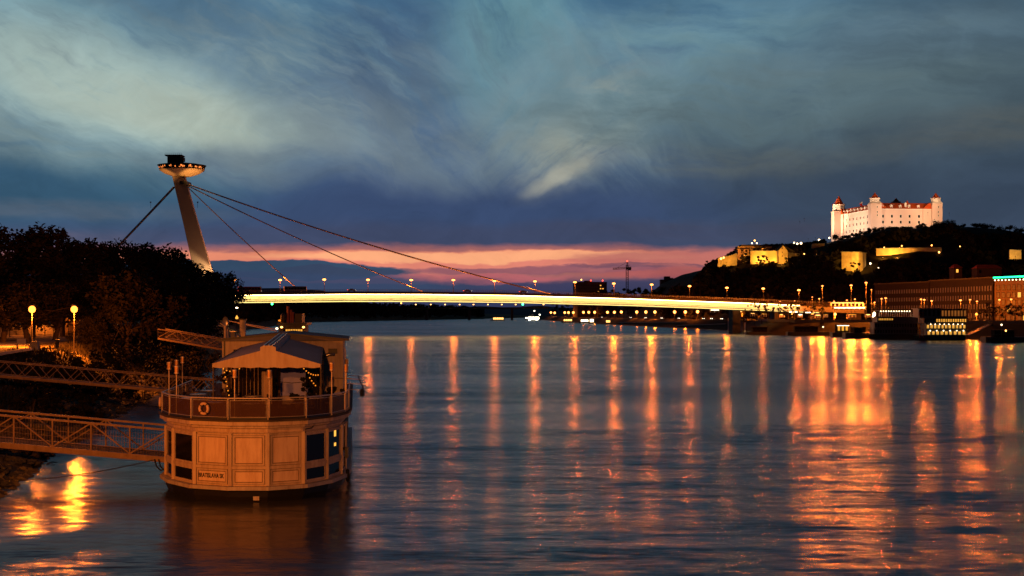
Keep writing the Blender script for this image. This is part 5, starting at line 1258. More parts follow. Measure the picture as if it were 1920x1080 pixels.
# mooring gangway and pontoons
def pontoon(px0, px1, Y, z, label, cabins=(), m='dark', name='pontoon'):
    x0, x1_ = XA(px0,Y), XA(px1,Y); root = empty(name, ((x0+x1_)/2,Y+3,0), label, 'pontoon')
    mb = MB(); mb.prism([(x0,Y+1),(x0+1.5,Y),(x1_-1.5,Y),(x1_,Y+1),(x1_,Y+7),(x0,Y+7)], -.5, z); mb.build('hull', M[m], root)
    mb = MB()
    for i in range(int((x1_-x0)/2)+1): mb.beam((x0+2*i,Y+.3,z),(x0+2*i,Y+.3,z+1.1),.07,.07)
    mb.beam((x0,Y+.3,z+1.1),(x1_,Y+.3,z+1.1),.08,.08); mb.build('railing', M['dark'], root)
    for (a, b_, h, lit) in cabins:
        mb = MB(); mb.box(XA(a,Y),XA(b_,Y),Y+1.8,Y+6,z,z+h); cbn = mb.build('cabin', M['facade'], root)
        mb = MB(); mb.box(XA(a,Y)-.4,XA(b_,Y)+.4,Y+1.0,Y+6.4,z+h+.003,z+h+.3); mb.build('roof', M['darkroof'], root)
        nwin = max(2, int((XA(b_,Y)-XA(a,Y))/1.8))
        for i in range(nwin):
            c = XA(a,Y)+(XA(b_,Y)-XA(a,Y))*(i+.5)/nwin; mb = MB(); mb.box(c-.55,c+.55,Y+1.74,Y+1.79,z+.7,z+h-.5); mb.build('window', E[lit] if lit else M['dglass'], cbn)
        if lit:
            mb = MB(); mb.box(XA(a,Y),XA(b_,Y),Y+.9,Y+1.3,z+h-.25,z+h-.05); mb.build('fascia_light', E['tube'], root)
    return root
pontoon(1400,1470,772,1.6,'dark mooring pontoon right of the river stairs',[(1412,1440,2.6,None)])
pontoon(1478,1560,742,2.0,'long dark pontoon with a low deckhouse left of the lit kiosk boat',[(1492,1535,2.8,None)])
pontoon(1562,1634,695,2.4,'dark pontoon carrying a small brightly lit cafe kiosk',[(1571,1593,3.4,'shipwin'),(1600,1625,2.4,None)])
pontoon(1586,1640,655,2.6,'black landing barge in front of the cafe pontoon',[(1604,1618,2.2,None)])
pontoon(1850,1960,560,2.2,'dark barge with two tiny lights at the right frame edge',[(1868,1905,2.6,None)])
for px, py, Y, nm, k_ in [(1879,609,559,'white lamp on the dark barge at the right','white_lamp'),(1887,620,559,'tiny amber lamp low on the dark barge at the right','hill_lamp'),(1544,613,741,'lone white lamp on the long dark pontoon','white_lamp')]:
    h = P(px,py,Y); lamp_post('mooring_lamp', (h.x,Y+.6,2.1), (h.x,Y+.6,h.z), E[k_], nm, None, 'globe', .06, .33)
r_ = empty('mooring_gangway', (XA(1830,600),600,2), 'slanting gangway from the right hotel ship to the quay', 'gangway')
mb = MB(); mb.beam((XA(1812,600),600,2.2),(XA(1858,640),640,6.8),2,.3); mb.build('deck', M['gang'], r_)
mb = MB()
for k in range(9):
    a = Vector((XA(1812,600),599,2.2)).lerp(Vector((XA(1858,640),639,6.8)), k/8); mb.beam(a, a+Vector((0,0,1.1)), .08,.08)
mb.beam((XA(1812,600),599,3.3),(XA(1858,640),639,7.9),.08,.08); mb.build('railing', M['gang'], r_)
# brightly lit boats at the far point
def small_boat(px0, px1, Y, label, lit, h=5.0, deckh=2.6, m='shipwhite'):
    x0, x1_ = XA(px0,Y), XA(px1,Y); L = x1_-x0; root = empty('river_boat', ((x0+x1_)/2,Y,0), label, 'boat'); w = max(2.5, L*.11)
    mb = MB(); top_ = [(x0,Y),(x0+L*.14,Y-w),(x1_-L*.08,Y-w),(x1_,Y-w*.6),(x1_,Y+w*.6),(x1_-L*.08,Y+w),(x0+L*.14,Y+w)]; n = 7
    mb.mesh([(x*.96+(x0+x1_)/2*.04,y,-.3) for x, y in top_]+[(x,y,1.8) for x, y in top_], [tuple(range(n-1,-1,-1)), tuple(range(n,2*n))]+[(i,(i+1)%n,n+(i+1)%n,n+i) for i in range(n)]); mb.build('hull', M['hull'], root)
    mb = MB(); mb.box(x0+L*.2,x1_-L*.1,Y-w*.75,Y+w*.75,1.8,1.8+deckh); cbn = mb.build('cabin', M[m], root)
    nwn = max(4, int(L/4))
    for i in range(nwn):
        c = x0+L*.2+L*.7*(i+.5)/nwn; mb = MB(); mb.box(c-L*.7/nwn*.36,c+L*.7/nwn*.36,Y-w*.75-.08,Y-w*.75-.02,2.3,1.6+deckh); mb.build('window', E[lit], cbn)
    mb = MB(); mb.box(x0+L*.3,x0+L*.55,Y-w*.5,Y+w*.5,1.81+deckh,h); mb.build('wheelhouse', M[m], root)
    mb = MB(); mb.beam((x0+L*.42,Y,h),(x0+L*.42,Y,h+3),.2,.2); mb.build('mast', M['dark'], root)
    return root
bt = small_boat(984,1014,2750,'brightly lit white ship at the tip of the right bank','head',11,5)
mb = MB()
for px, py, r_2 in ((987,596,1.6),(993,600,1.8),(1000,598,1.8),(1006,599,2.0),(1012,590,1.5),(1002,583,1.3)): mb.ball(P(px,py,2735), r_2, 8, .7)
mb.build('deck_lamp', E['head'], bt)
small_boat(919,947,2600,'small excursion boat with warm lights out on the open river','warmdeck',8,4)
small_boat(1052,1075,1960,'moored boat with warm lights, first right of the lit white ship','warmdeck',6,3)
small_boat(1085,1105,1800,'moored white boat with bright lamps, second right of the lit white ship','tube',6,3)
small_boat(1104,1114,1700,'short moored boat with a bright cabin, third right of the lit white ship','tube',7,4)
small_boat(1134,1145,1600,'tiny moored launch with one lit cabin left of mid-quay','warmdeck',5,3)

# ------------------------------------------------------------------ the restaurant boat
AX = Vector((-.11,1,0)).normalized()
WP = [(-21.75,89.6),(-20.7,87.1),(-18.85,84.6),(-16.55,83.5),(-14.35,83.5),(-12.45,84.7),(-11.35,87.0),(-10.85,90),(-10.95,93)]
WP = [Vector((x,y,0)) for x, y in WP]
BACK = 127
LB = WP[0]+AX*((BACK-WP[0].y)/AX.y); RB = WP[-1]+AX*((BACK-WP[-1].y)/AX.y)
CEN = Vector((-16.8, 100, 0))
def outline(off):
    """boat plan outline pushed outwards by off, anticlockwise from stern left"""
    pts = [LB]+WP+[RB]; n = len(pts); out = []
    for i in range(n):
        p = pts[i]; a = (p-pts[i-1]).normalized(); b = (pts[(i+1) % n]-p).normalized()
        na = Vector((a.y,-a.x,0)); nb = Vector((b.y,-b.x,0)); m_ = (na+nb); m_ = m_/max(.3, m_.dot(na)) if m_.length > 1e-4 else na
        out.append(p+m_*off)
    return out
def poly(off): return [(v.x,v.y) for v in outline(off)]
boat = empty('restaurant_boat', (-16.5, 100, 0), 'large moored two-deck restaurant boat with orange-lit cream cabin and black hull', 'boat')
# hull tapering to the waterline
mb = MB(); prof = [(-.8,-1.6),(-.2,-.2),(.05,.3),(.16,.72)]; vs = []; n = len(WP)+2
for off, z in prof: vs += [(v.x,v.y,z) for v in outline(off)]
fs = [(j*n+i,j*n+(i+1)%n,(j+1)*n+(i+1)%n,(j+1)*n+i) for j in range(len(prof)-1) for i in range(n)]+[tuple(range(n-1,-1,-1)), tuple((len(prof)-1)*n+i for i in range(n))]
mb.mesh(vs, fs); mb.build('hull', M['hull'], boat)
mb = MB(); mb.prism(poly(.42), .722, .93); mb.build('rubbing_strake', M['rim'], boat)
mb = MB(); a = outline(.43)
for i in range(1, len(a)-1):
    for t_ in (.15, .5, .85):
        p = a[i].lerp(a[i+1], t_) if i < len(a)-1 else a[i]; q = (a[i+1]-a[i]).normalized(); q = Vector((q.y,-q.x,0))
        mb.beam(p+q*.0+Vector((0,0,.50)), p+q*.1+Vector((0,0,.50)), .14, .42)
pass
mb = MB(); mb.prism(poly(0), .932, 4.55); wall = mb.build('wall', M['cream'], boat)
mb = MB(); mb.prism(poly(.14), 4.05, 4.10); mb.prism(poly(.2), 4.34, 4.5); mb.build('cornice', M['cream'], boat)
mb = MB(); mb.prism(poly(.42), 4.502, 4.74); mb.build('eave', M['cream'], boat)
mb = MB(); mb.prism(poly(.5), 4.742, 4.86); mb.build('upper_deck', M['deck'], boat)
def fpt(a, b, u, z, off):
    d = (b-a); L = d.length; d = d/L; nn_ = Vector((d.y,-d.x,0)); p = a+d*(u*L)+nn_*off; return Vector((p.x,p.y,z))
def frect(mb, a, b, u0, u1, z0, z1, o0, o1):
    v = [fpt(a,b,u0,z0,o0),fpt(a,b,u1,z0,o0),fpt(a,b,u1,z1,o0),fpt(a,b,u0,z1,o0),fpt(a,b,u0,z0,o1),fpt(a,b,u1,z0,o1),fpt(a,b,u1,z1,o1),fpt(a,b,u0,z1,o1)]
    mb.mesh(v, [(0,3,2,1),(4,5,6,7),(0,1,5,4),(1,2,6,5),(2,3,7,6),(3,0,4,7)])
def fframe(mb, a, b, u0, u1, z0, z1, o0, o1, w):
    L = (b-a).length; wu = w/L
    frect(mb,a,b,u0,u1,z0,z0+w,o0,o1); frect(mb,a,b,u0,u1,z1-w,z1,o0,o1)
    frect(mb,a,b,u0,u0+wu,z0+w,z1-w,o0,o1); frect(mb,a,b,u1-wu,u1,z0+w,z1-w,o0,o1)
kinds = ['win','win','pan','pan','pan','win','win','win']
posts = MB(); rails = MB()
for i in range(len(WP)-1):
    a, b = WP[i], WP[i+1]; L = (b-a).length; m_ = .16/L
    for (z0, z1) in ((1.02,1.92),(2.12,3.92)):
        if kinds[i] == 'win':
            f = MB(); fframe(f,a,b,m_,1-m_,z0,z1,.012,.075,.12); fo = f.build('window', M['frame'], boat)
            g = MB(); frect(g,a,b,m_+.11/L,1-m_-.11/L,z0+.11,z1-.11,.006,.03); g.build('pane', M['dglass'], fo)
        else:
            s = MB(); frect(s,a,b,m_,1-m_,z0,z1,.003,.014); so_ = s.build('panel', M['groove'], boat)
            s = MB(); fframe(s,a,b,m_+.02/L,1-m_-.02/L,z0+.02,z1-.02,.016,.06,.10); s.build('moulding', M['frame'], so_)
            s = MB(); frect(s,a,b,m_+.165/L,1-m_-.165/L,z0+.165,z1-.165,.016,.045); s.build('board', M['panel'], so_)
    frect(rails,a,b,0,1,1.93,2.11,.004,.1)
for p_i, p in enumerate(WP):
    v = p-CEN; v.z = 0; v.normalize(); posts = MB(); posts.beam((p.x+v.x*.02,p.y+v.y*.02,.95),(p.x+v.x*.02,p.y+v.y*.02,4.04),.2,.2,(v.x,v.y,0)); posts.build('mullion', M['frame'], boat)
rails.build('transom', M['frame'], boat)
# long side windows
for (a, b, nm) in ((LB, WP[0], 'l'), (WP[-1], RB, 'r')):
    for k in range(12):
        u0 = (k+.15)/12; u1 = (k+.85)/12
        for (z0, z1) in ((1.02,1.92),(2.12,3.92)):
            f = MB(); fframe(f,a,b,u0,u1,z0,z1,.012,.075,.1); fo = f.build('window', M['frame'], boat)
            g = MB(); frect(g,a,b,u0+.003,u1-.003,z0+.09,z1-.09,.006,.03); g.build('pane', M['dglass'], fo)
# glowing patches laid on the right window glass for lights seen in it
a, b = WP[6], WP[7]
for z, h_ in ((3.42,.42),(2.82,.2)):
    g = MB(); frect(g,a,b,.50,.62,z,z+h_,.034,.05); g.build('lit_reflection' if False else 'pane_glow', E['warmwin'], boat)
# name lettering
def text_mesh(s, size, depth, m, name, par, origin, xdir, label=None):
    cu = bpy.data.curves.new('lettering', 'FONT'); cu.body = s; cu.size = size; cu.extrude = depth; cu.offset = size*.022; cu.align_x = 'CENTER'; cu.align_y = 'CENTER'
    to = bpy.data.objects.new('lettering', cu); COL.objects.link(to); bpy.context.view_layer.update()
    me = bpy.data.meshes.new_from_object(to.evaluated_get(bpy.context.evaluated_depsgraph_get())); bpy.data.objects.remove(to)
    me.materials.clear(); me.materials.append(m)
    X = xdir.normalized(); Z = Vector((0,0,1)); N = Vector((X.y,-X.x,0)); R = Matrix(((X.x,0,N.x,0),(X.y,0,N.y,0),(0,1,0,0),(0,0,0,1)))
    me.transform(R@Matrix.Diagonal((.84,1.12,1,1)))
    o = bpy.data.objects.new(name, me); COL.objects.link(o); off = Vector(par.location); o.parent = par; o.location = origin-off
    if label: o['label'] = label
    return o
a, b = WP[2], WP[3]; text_mesh('BRATISLAVA SK', .32, .006, M['hull'], 'name_lettering', boat, fpt(a,b,.47,1.49,.06), b-a, 'black lettering BRATISLAVA SK on the lower left panel')
# conduit across the frieze
mb = MB(); a, b = WP[5], WP[6]; mb.tube([fpt(a,b,.02,3.95,.14), fpt(a,b,.02,4.2,.14), fpt(a,b,.28,4.22,.14), fpt(a,b,.34,4.33,.18)], .03, 6); mb.build('conduit', M['dark'], boat)
# draught mark plate at the stem
mb = MB(); a, b = WP[4], WP[4]; frect(mb, WP[3], WP[4], .62, .78, .1, .42, -.02, .06); mb.build('stem_plate', M['rim'], boat)
# upper railing with smoked panels ----------------------------------------------
RL = outline(.28); RL = RL[1:-1]; ext = 14
left_ext = [RL[0]+AX*d_ for d_ in (16.5, 12.4, 8.2, 4.1)]; right_ext = [RL[-1]+AX*d_ for d_ in (4.1, 8.2, 12.4)]
RA = left_ext+RL+right_ext
ZD = 4.862
tr_ = MB(); pst = MB()
for i, (a, b) in enumerate(zip(RA, RA[1:])):
    tr_.beam((a.x,a.y,ZD+1.24),(b.x,b.y,ZD+1.24),.09,.07)
    L = (b-a).length
    fr = MB(); fframe(fr,a,b,.1/L,1-.1/L,ZD+.12,ZD+1.12,-.025,.0,.022); fo = fr.build('panel_frame', M['rail'], boat)
    gl = MB(); frect(gl,a,b,.13/L,1-.13/L,ZD+.15,ZD+1.09,-.018,-.006); gl.build('smoked_panel', M['smoked'], fo)
for p in RA: pst.tube([(p.x,p.y,ZD-.15),(p.x,p.y,ZD+1.24)], .036, 7)
tr_.build('handrail', M['rail'], boat); pst.build('railing_post', M['rail'], boat)
mb = MB()
for i, (a, b) in enumerate(zip(RA, RA[1:])): mb.beam((a.x,a.y,ZD+.06),(b.x,b.y,ZD+.06),.05,.1)
mb.build('toe_board', M['dark'], boat)
# torches on tall poles
def torch(px, py, Y, which):
    x = XA(px,Y); top_ = ZA(py,Y); root = empty('torch_pole', (x,Y,ZD), 'unlit torch pole on the boat railing, '+which, 'torch', 'torch poles on the boat rail')
    mb = MB(); mb.tube([(x,Y,ZD-.05),(x,Y,top_-.5)], .04, 7); mb.build('pole', M['rail'], root)
    mb = MB(); mb.lathe([(.06,-.58),(.10,-.5),(.12,-.48),(.13,-.08),(.09,-.03),(.05,0)], 12, (x,Y,top_)); mb.build('torch_head', M['brass'], root)
    mb = MB(); mb.lathe([(.15,-.5),(.15,-.44)], 12, (x,Y,top_)); mb.lathe([(.15,-.1),(.15,-.04)], 12, (x,Y,top_)); mb.build('collar', M['rail'], root)
for px, py, Y, w_ in [(317,678,92,'leftmost of the left corner group'),(331,674,99.2,'behind the front left'),(331,685,87.4,'at the front left corner'),(342,668,105.8,'farthest back on the left side'),(440,692,83.4,'on the bow rail right of the life ring'),(505,693,83.4,'in the middle of the bow rail'),(622,679,86.9,'on the bow rail at right'),(650,672,99.5,'behind the right corner one'),(649,682,92.5,'at the right corner, front one')]:
    torch(px, py, Y, w_)
# life ring
p = P(393,766,84.0); a, b = WP[2], WP[3]; nn_ = Vector(((b-a).y,-(b-a).x,0)).normalized(); xx = (b-a).normalized()
root = empty('life_ring', p, 'pale orange life ring hanging on the bow railing', 'life ring')
def torus(c, R_, r_, xx, zz, a0=0, a1=6.2832, n=32, k=10):
    mb = MB(); full = a1-a0 > 6.28; pts = []
    vs = []; fs = []; N = xx.cross(zz)
    for i in range(n+1 if not full else n):
        t_ = a0+(a1-a0)*i/n; d = xx*math.cos(t_)+zz*math.sin(t_)
        for j in range(k): u_ = 2*math.pi*j/k; vs.append(c+d*(R_+r_*math.cos(u_))+N*r_*math.sin(u_))
    cnt = n if full else n
    for i in range(cnt):
        i2 = (i+1) % n if full else i+1
        for j in range(k): fs.append((i*k+j, i2*k+j, i2*k+(j+1) % k, i*k+(j+1) % k))
    mb.mesh(vs, fs); return mb
c0 = Vector((p.x,p.y,p.z))+nn_*.02
c0 = fpt(a, b, .38, ZD+.60, .42)
root.location = c0
torus(c0, .30, .085, xx, Vector((0,0,1))).build('ring', M['orangep'], root, smooth=True)
for k in range(4):
    t_ = math.pi/4+k*math.pi/2; torus(c0, .30, .098, xx, Vector((0,0,1)), t_-.11, t_+.11, 4).build('strap', M['darkwood'], root, smooth=True)
p2 = RA[4].lerp(RA[3], .15)+Vector((-.18,0,ZD+.55)); root = empty('life_ring', p2, 'life ring seen edge-on at the left corner of the railing', 'life ring')
torus(p2, .30, .085, AX, Vector((0,0,1))).build('ring', M['orangep'], root, smooth=True)
for k in range(2): torus(p2, .30, .098, AX, Vector((0,0,1)), k*3.14+.6, k*3.14+.85, 4).build('strap', M['darkwood'], root)

# awning tent ---------------------------------------------------------------------
tent = empty('canopy_tent', (-16, 98, ZD), 'big gabled canvas canopy with an orange-lit front valance on the upper deck', 'tent')
FLf, FRf = P(399,682,91.5), P(601,683,91.5); RKf = P(503,656,91.5); RKf.z += .0
BLf, BRf = Vector((-20.4,107.6,8.55)), Vector((-14.35,107.6,8.55)); RKb = Vector((-17.3,107.6,9.3))
def quad(mb, a, b, c, d, th=.05):
    nn_ = (b-a).cross(d-a).normalized()*th; v = [a,b,c,d]; w = [x-nn_ for x in v]; mb.mesh(v+w, [(0,1,2,3),(7,6,5,4),(0,4,5,1),(1,5,6,2),(2,6,7,3),(3,7,4,0)])
def sagquad(mb, a, b, c, d, sag, n=8):
    vs = []
    for i in range(n+1):
        for j in range(n+1):
            u_, v_ = i/n, j/n; p = a.lerp(b,u_).lerp(d.lerp(c,u_),v_); p.z -= sag*4*v_*(1-v_)*(1-.3*math.cos(u_*12.6)); vs.append(p)
    vs2 = [v-Vector((0,0,.04)) for v in vs]; m_ = n+1
    fs = [(i*m_+j,(i+1)*m_+j,(i+1)*m_+j+1,i*m_+j+1) for i in range(n) for j in range(n)]; k = m_*m_
    mb.mesh(vs+vs2, fs+[tuple(reversed([x+k for x in f])) for f in fs])
mb = MB(); sagquad(mb, FLf, RKf, RKb, BLf, .05); mb.build('roof_canvas', M['canvas'], tent, smooth=True)
mb = MB(); sagquad(mb, RKf, FRf, BRf, RKb, .05); mb.build('roof_canvas', M['canvas'], tent, smooth=True)
# raised ridge vent
mb = MB(); hw = .5
pr = [(-hw,-.12),(-hw,.16),(-.25,.27),(.25,.27),(hw,.16),(hw,-.12)]; vs = [RKf+Vector((x,-.12,z)) for x, z in pr]+[RKb+Vector((x,0,z)) for x, z in pr]; n = 6
mb.mesh(vs, [tuple(range(n)), tuple(range(2*n-1,n-1,-1))]+[(i,n+i,n+(i+1)%n,(i+1)%n) for i in range(n)]); mb.build('ridge_vent', M['canvas'], tent)
mb = MB(); 
for x in (-.26,.05,.27): mb.beam(RKf+Vector((x,-.1,.285)), RKb+Vector((x,0,.285)), .05, .04)
mb.build('ridge_batten', M['zinc'], tent)
# gable valance
mb = MB(); zb_ = FLf.z-.22; y_ = 91.36; pts = [(FLf.x,zb_),(FLf.x,FLf.z+.02),(RKf.x-hw,RKf.z-.06),(RKf.x-hw,RKf.z+.17),(RKf.x-.25,RKf.z+.27),(RKf.x+.25,RKf.z+.27),(RKf.x+hw,RKf.z+.17),(RKf.x+hw,RKf.z-.06),(FRf.x,FRf.z+.02),(FRf.x,zb_)]
nbt = 14; low = [(FRf.x+(FLf.x-FRf.x)*k/nbt, zb_-.06*(k % 2)) for k in range(1, nbt)]
pts = pts+low; n = len(pts); mb.mesh([(x,y_,z) for x, z in pts]+[(x,y_+.03,z) for x, z in pts], [tuple(range(n)), tuple(range(2*n-1,n-1,-1))]+[(i,n+i,n+(i+1)%n,(i+1)%n) for i in range(n)]); mb.build('front_valance', M['valance'], tent)
mb = MB(); mb.beam(FRf+Vector((.02,0,-.12)), BRf+Vector((.02,0,-.12)), .03, .3); mb.beam(FLf+Vector((-.02,0,-.12)), BLf+Vector((-.02,0,-.12)), .03, .3); mb.build('side_valance', M['valance'], tent)
for p in (FLf, FRf, FLf.lerp(BLf,.5), FRf.lerp(BRf,.5), RKf.lerp(RKb,.02), BLf, BRf):
    mb = MB(); mb.beam((p.x,p.y+.1,ZD),(p.x,p.y+.1,p.z-.1),.07,.07); mb.build('pole', M['darkwood'], tent)
mb = MB(); x = FLf.x; 
vs = []
for i in range(9):
    for z in (ZD, FLf.z-.2): vs.append((x+.05*i+.06*(i % 2), 91.6+.12*(i % 2)+.1*i, z))
mb.mesh(vs, [(2*i,2*i+2,2*i+3,2*i+1) for i in range(8)]); mb.build('side_curtain', M['smoked'], tent)
mb = MB(); vs = []
for i in range(13):
    for z in (ZD+.1, 7.7): vs.append((-16.9+.06*i+.03*(i % 2), 96+.10*(i % 2), z))
mb.mesh(vs, [(2*i,2*i+2,2*i+3,2*i+1) for i in range(12)]); mb.build('curtain', M['valance'], tent, label='narrow tied-back curtain catching orange light')
# lilac blind and white bar beneath
root = empty('roll_down_blind', (-15.4,97,ZD), 'pale roll-down blind, tinted lilac for skylight, hanging under the canopy', 'blind')
a = P(526,690,97); b = P(573,742,97); mb = MB(); vs = []
for i in range(13):
    for j in range(9):
        x = a.x+(b.x-a.x)*i/12; z = a.z+(b.z-a.z)*j/8; vs.append((x,97+.05*math.sin(i*.9+j*.5)-(.06 if j == 5 else 0),z))
mb.mesh(vs, [(i*9+j,(i+1)*9+j,(i+1)*9+j+1,i*9+j+1) for i in range(12) for j in range(8)]); mb.build('cloth', M['lilac'], root, smooth=True)
mb = MB(); mb.tube([(a.x-.1,97,a.z+.05),(b.x+.1,97,a.z+.05)], .07, 8); mb.build('roller', M['rail'], root)
mb = MB(); mb.tube([(a.x,96.94,ZA(716,97)),(a.x+.8,96.94,ZA(718,97)),(b.x,96.94,ZA(716,97))], .02, 5); mb.build('cord', M['dark'], root)
root = empty('bar_counter', (-15.4,97.8,ZD), 'low pale bar counter standing behind the lilac blind', 'counter'); mb = MB(); mb.box(a.x,b.x,97.4,98.2,ZD,ZD+1.05); mb.build('front', M['cabinwall'], root)
mb = MB(); mb.box(a.x-.1,b.x+.1,97.3,98.3,ZD+1.053,ZD+1.1); mb.build('top', M['darkwood'], root)
# back screen under the canopy
root = empty('slatted_screen', (-17,103,ZD), 'dark slatted screen closing the back of the canopy', 'screen'); mb = MB()
for k in range(24): mb.box(-20.6+k*.28,-20.6+k*.28+.22,103,103.06,ZD,7.7)
mb.build('slats', M['screenwood'], root)
mb = MB(); mb.box(-20.7,-13.9,103.061,103.12,ZD+.1,ZD+.25); mb.box(-20.7,-13.9,103.061,103.12,7.3,7.45); mb.build('frame', M['darkwood'], root)

# tables and chairs ------------------------------------------------------------------
def table(x, y, lab, r=.55):
    root = empty('terrace_table', (x,y,ZD), lab, 'table', 'tables on the upper deck')
    mb = MB(); mb.lathe([(r-.02,.71),(r,.72),(r,.75),(r-.02,.76)], 24, (0,0,0)); mb.build('tabletop', M['tabletop'], root, world=False)
    mb = MB(); mb.lathe([(.26,0),(.24,.03),(.04,.06),(.035,.7)], 12, (0,0,0)); mb.build('pedestal', M['dark'], root, world=False); return root
TB = [(-21.3,96.5,'round pale table by the left rail, nearest the left corner'),(-20.9,92.2,'round pale table behind the life ring'),(-21.6,101.2,'round pale table farthest back on the left side'),(-18.2,87.6,'round pale table behind the bow rail, left of the middle torch'),(-15.9,86.6,'round pale table behind the bow rail at the middle torch'),(-13.2,87.2,'round pale table behind the right bow rail'),(-12.6,92.2,'round pale table by the right rail'),(-17.2,94.5,'table under the canopy front, left of the blind')]
chair0 = None
def chair(x, y, rz, lab):
    global chair0
    if chair0 is not None: return copy_tree(chair0, None, (x,y,ZD), rz, lab)
    root = empty('terrace_chair', (x,y,ZD), lab, 'chair', 'chairs on the upper deck', rz)
    mb = MB(); mb.prism([(-.22,-.22),(.22,-.22),(.24,.22),(-.24,.22)], .42, .47); mb.build('seat', M['darkwood'], root, world=False)
    mb = MB()
    pts = [Vector((.24*math.cos(t_),-.22-.05*math.sin(t_),0)) for t_ in [math.pi*k/6 for k in range(7)]]
    for k in range(6): mb.beam(pts[k]+Vector((0,0,.78)), pts[k+1]+Vector((0,0,.78)), .04, .2)
    for k in range(1, 6): mb.beam(pts[k]+Vector((0,0,.45)), pts[k]+Vector((0,0,.8)), .03, .02)
    mb.build('backrest', M['darkwood'], root, world=False)
    for sx_ in (-.2,.2):
        for sy_ in (-.2,.2):
            mb = MB(); mb.beam((sx_,sy_,.42),(sx_*1.12,sy_*1.12,0),.035,.035); mb.build('leg', M['dark'], root, world=False)
    chair0 = root; return root
rd = random.Random(4)
where = ['by the left rail table','behind the life ring','at the rearmost left table','left of the bow middle','at the middle torch','behind the right bow rail','by the right rail','under the canopy front']
for i, (x, y, lab) in enumerate(TB):
    table(x, y, lab)
    for j, (an, sd) in enumerate(((rd.uniform(-.4,.4), 'on its right side'), (math.pi+rd.uniform(-.4,.4), 'on its left side'))):
        cx, cy = x+math.cos(an)*.85, y+math.sin(an)*.85
        chair(cx, cy, an+math.pi/2, 'dark slatted terrace chair '+where[i]+', '+sd)
for i, (x, y) in enumerate([(-16.2,99.6),(-18.6,99.4),(-19.6,96)]):
    chair(x, y, .5+i, 'dark terrace chair deep under the canopy, '+['behind the curtain','in front of the slatted screen','at the left curtain'][i])
# potted plants
for i, (x, y, h, lab) in enumerate([(-13.6,96.5,2.2,'bushy potted plant hung with amber bulbs right of the blind'),(-19.0,95.2,2.3,'tall potted plant under the left side of the canopy'),(-16.9,98.6,2.0,'potted plant with arching fronds behind the curtain'),(-14.0,93.2,.9,'low potted herb by the blind foot'),(-12.2,97.5,1.1,'small potted shrub by the right rail')]):
    root = empty('potted_plant', (x,y,ZD), lab, 'plant', 'potted plants on the upper deck')
    mb = MB(); mb.lathe([(.2,0),(.28,.42),(.3,.45),(.26,.45),(.24,.38)], 14, (0,0,0)); mb.build('pot', M['darkwood'], root, world=False)
    cm, _ = crown_mesh(500+i, h, .55, 14, 40, .11, .22); cm.build('foliage', M['leaf'], root, world=False)
# strings of amber bulbs
def bulbs(pts, lab, n, sag):
    root = empty('light_string', pts[0], lab, 'string lights', 'bulb strings under the canopy'); mb = MB(); a, b = Vector(pts[0]), Vector(pts[1])
    ps = [a.lerp(b, k/12)-Vector((0,0,sag*4*(k/12)*(1-k/12))) for k in range(13)]; mb.tube(ps, .012, 4); mb.build('cable', M['dark'], root)
    for k in range(n):
        t_ = (k+.5)/n; p = a.lerp(b,t_)-Vector((0,0,sag*4*t_*(1-t_)+.05)); mb = MB(); mb.ball(p, .045, 8); mb.build('bulb', E['bulb'], root)
bulbs(((-19.0,93.5,7.7),(-18.6,93.6,5.6)), 'hanging string of amber bulbs at the left side of the canopy', 7, .0)
bulbs(((-18.9,92.6,7.6),(-18.2,95.5,7.5)), 'short amber bulb string along the left canopy edge', 6, .25)
bulbs(((-14.1,95.8,7.5),(-13.0,95.9,7.0)), 'amber bulb string draped over the potted plant at right', 7, .2)
bulbs(((-13.7,95.9,6.9),(-13.2,96.0,6.2)), 'lower amber bulb string on the potted plant at right', 4, .05)

# rear cabin ---------------------------------------------------------------------------
def rot(x, y):   # along-boat frame: x across (metres right of cabin left edge), y along
    o = Vector((-22.05,108.2,0)); ac = Vector((AX.y,-AX.x,0)); v = o+ac*x+AX*y; return (v.x, v.y)
cw_, cl_ = 9.15, 17.5
mb = MB(); mb.prism([rot(0,0),rot(cw_,0),rot(cw_,cl_),rot(0,cl_)], ZD, 9.0); cab = mb.build('rear_cabin', M['cabinwall'], boat)
mb = MB(); vs = []
for y in (-.45, cl_+.3):
    for x, z in ((-.35,9.003),(cw_+.35,9.003),(cw_+.35,9.12),(cw_/2,9.6),(-.35,9.12)): p = rot(x,y); vs.append((p[0],p[1],z))
mb.mesh(vs, [(0,1,2,3,4),(9,8,7,6,5),(0,5,6,1),(1,6,7,2),(2,7,8,3),(3,8,9,4),(4,9,5,0)]); mb.build('roof', M['roofing'], boat)
mb = MB()
for y in (-.5,): 
    a_, b_, c_ = rot(-.38,y), rot(cw_/2,y), rot(cw_+.38,y); mb.beam((*a_,9.1),(*b_,9.56),.06,.14); mb.beam((*b_,9.56),(*c_,9.1),.06,.14)
p = rot(cw_+.4,-.45); q = rot(cw_+.4,cl_); mb.beam((*p,9.06),(*q,9.06),.14,.12); mb.build('fascia', M['dark'], boat)
def cabrect(x0,x1,z0,z1,o0,o1): 
    a_ = rot(x0,-o0); b_ = rot(x1,-o0); c_ = rot(x1,-o1); d_ = rot(x0,-o1); m2 = MB()
    m2.mesh([(*a_,z0),(*b_,z0),(*b_,z1),(*a_,z1),(*d_,z0),(*c_,z0),(*c_,z1),(*d_,z1)], [(0,3,2,1),(4,5,6,7),(0,1,5,4),(1,2,6,5),(2,3,7,6),(3,0,4,7)]); return m2
cabrect(.85,1.55,7.85,8.35,.01,.04).build('cabin_window', M['dglass'], cab)
cabrect(8.0,8.7,8.0,8.4,.01,.06).build('vent_grille', M['dark'], cab)
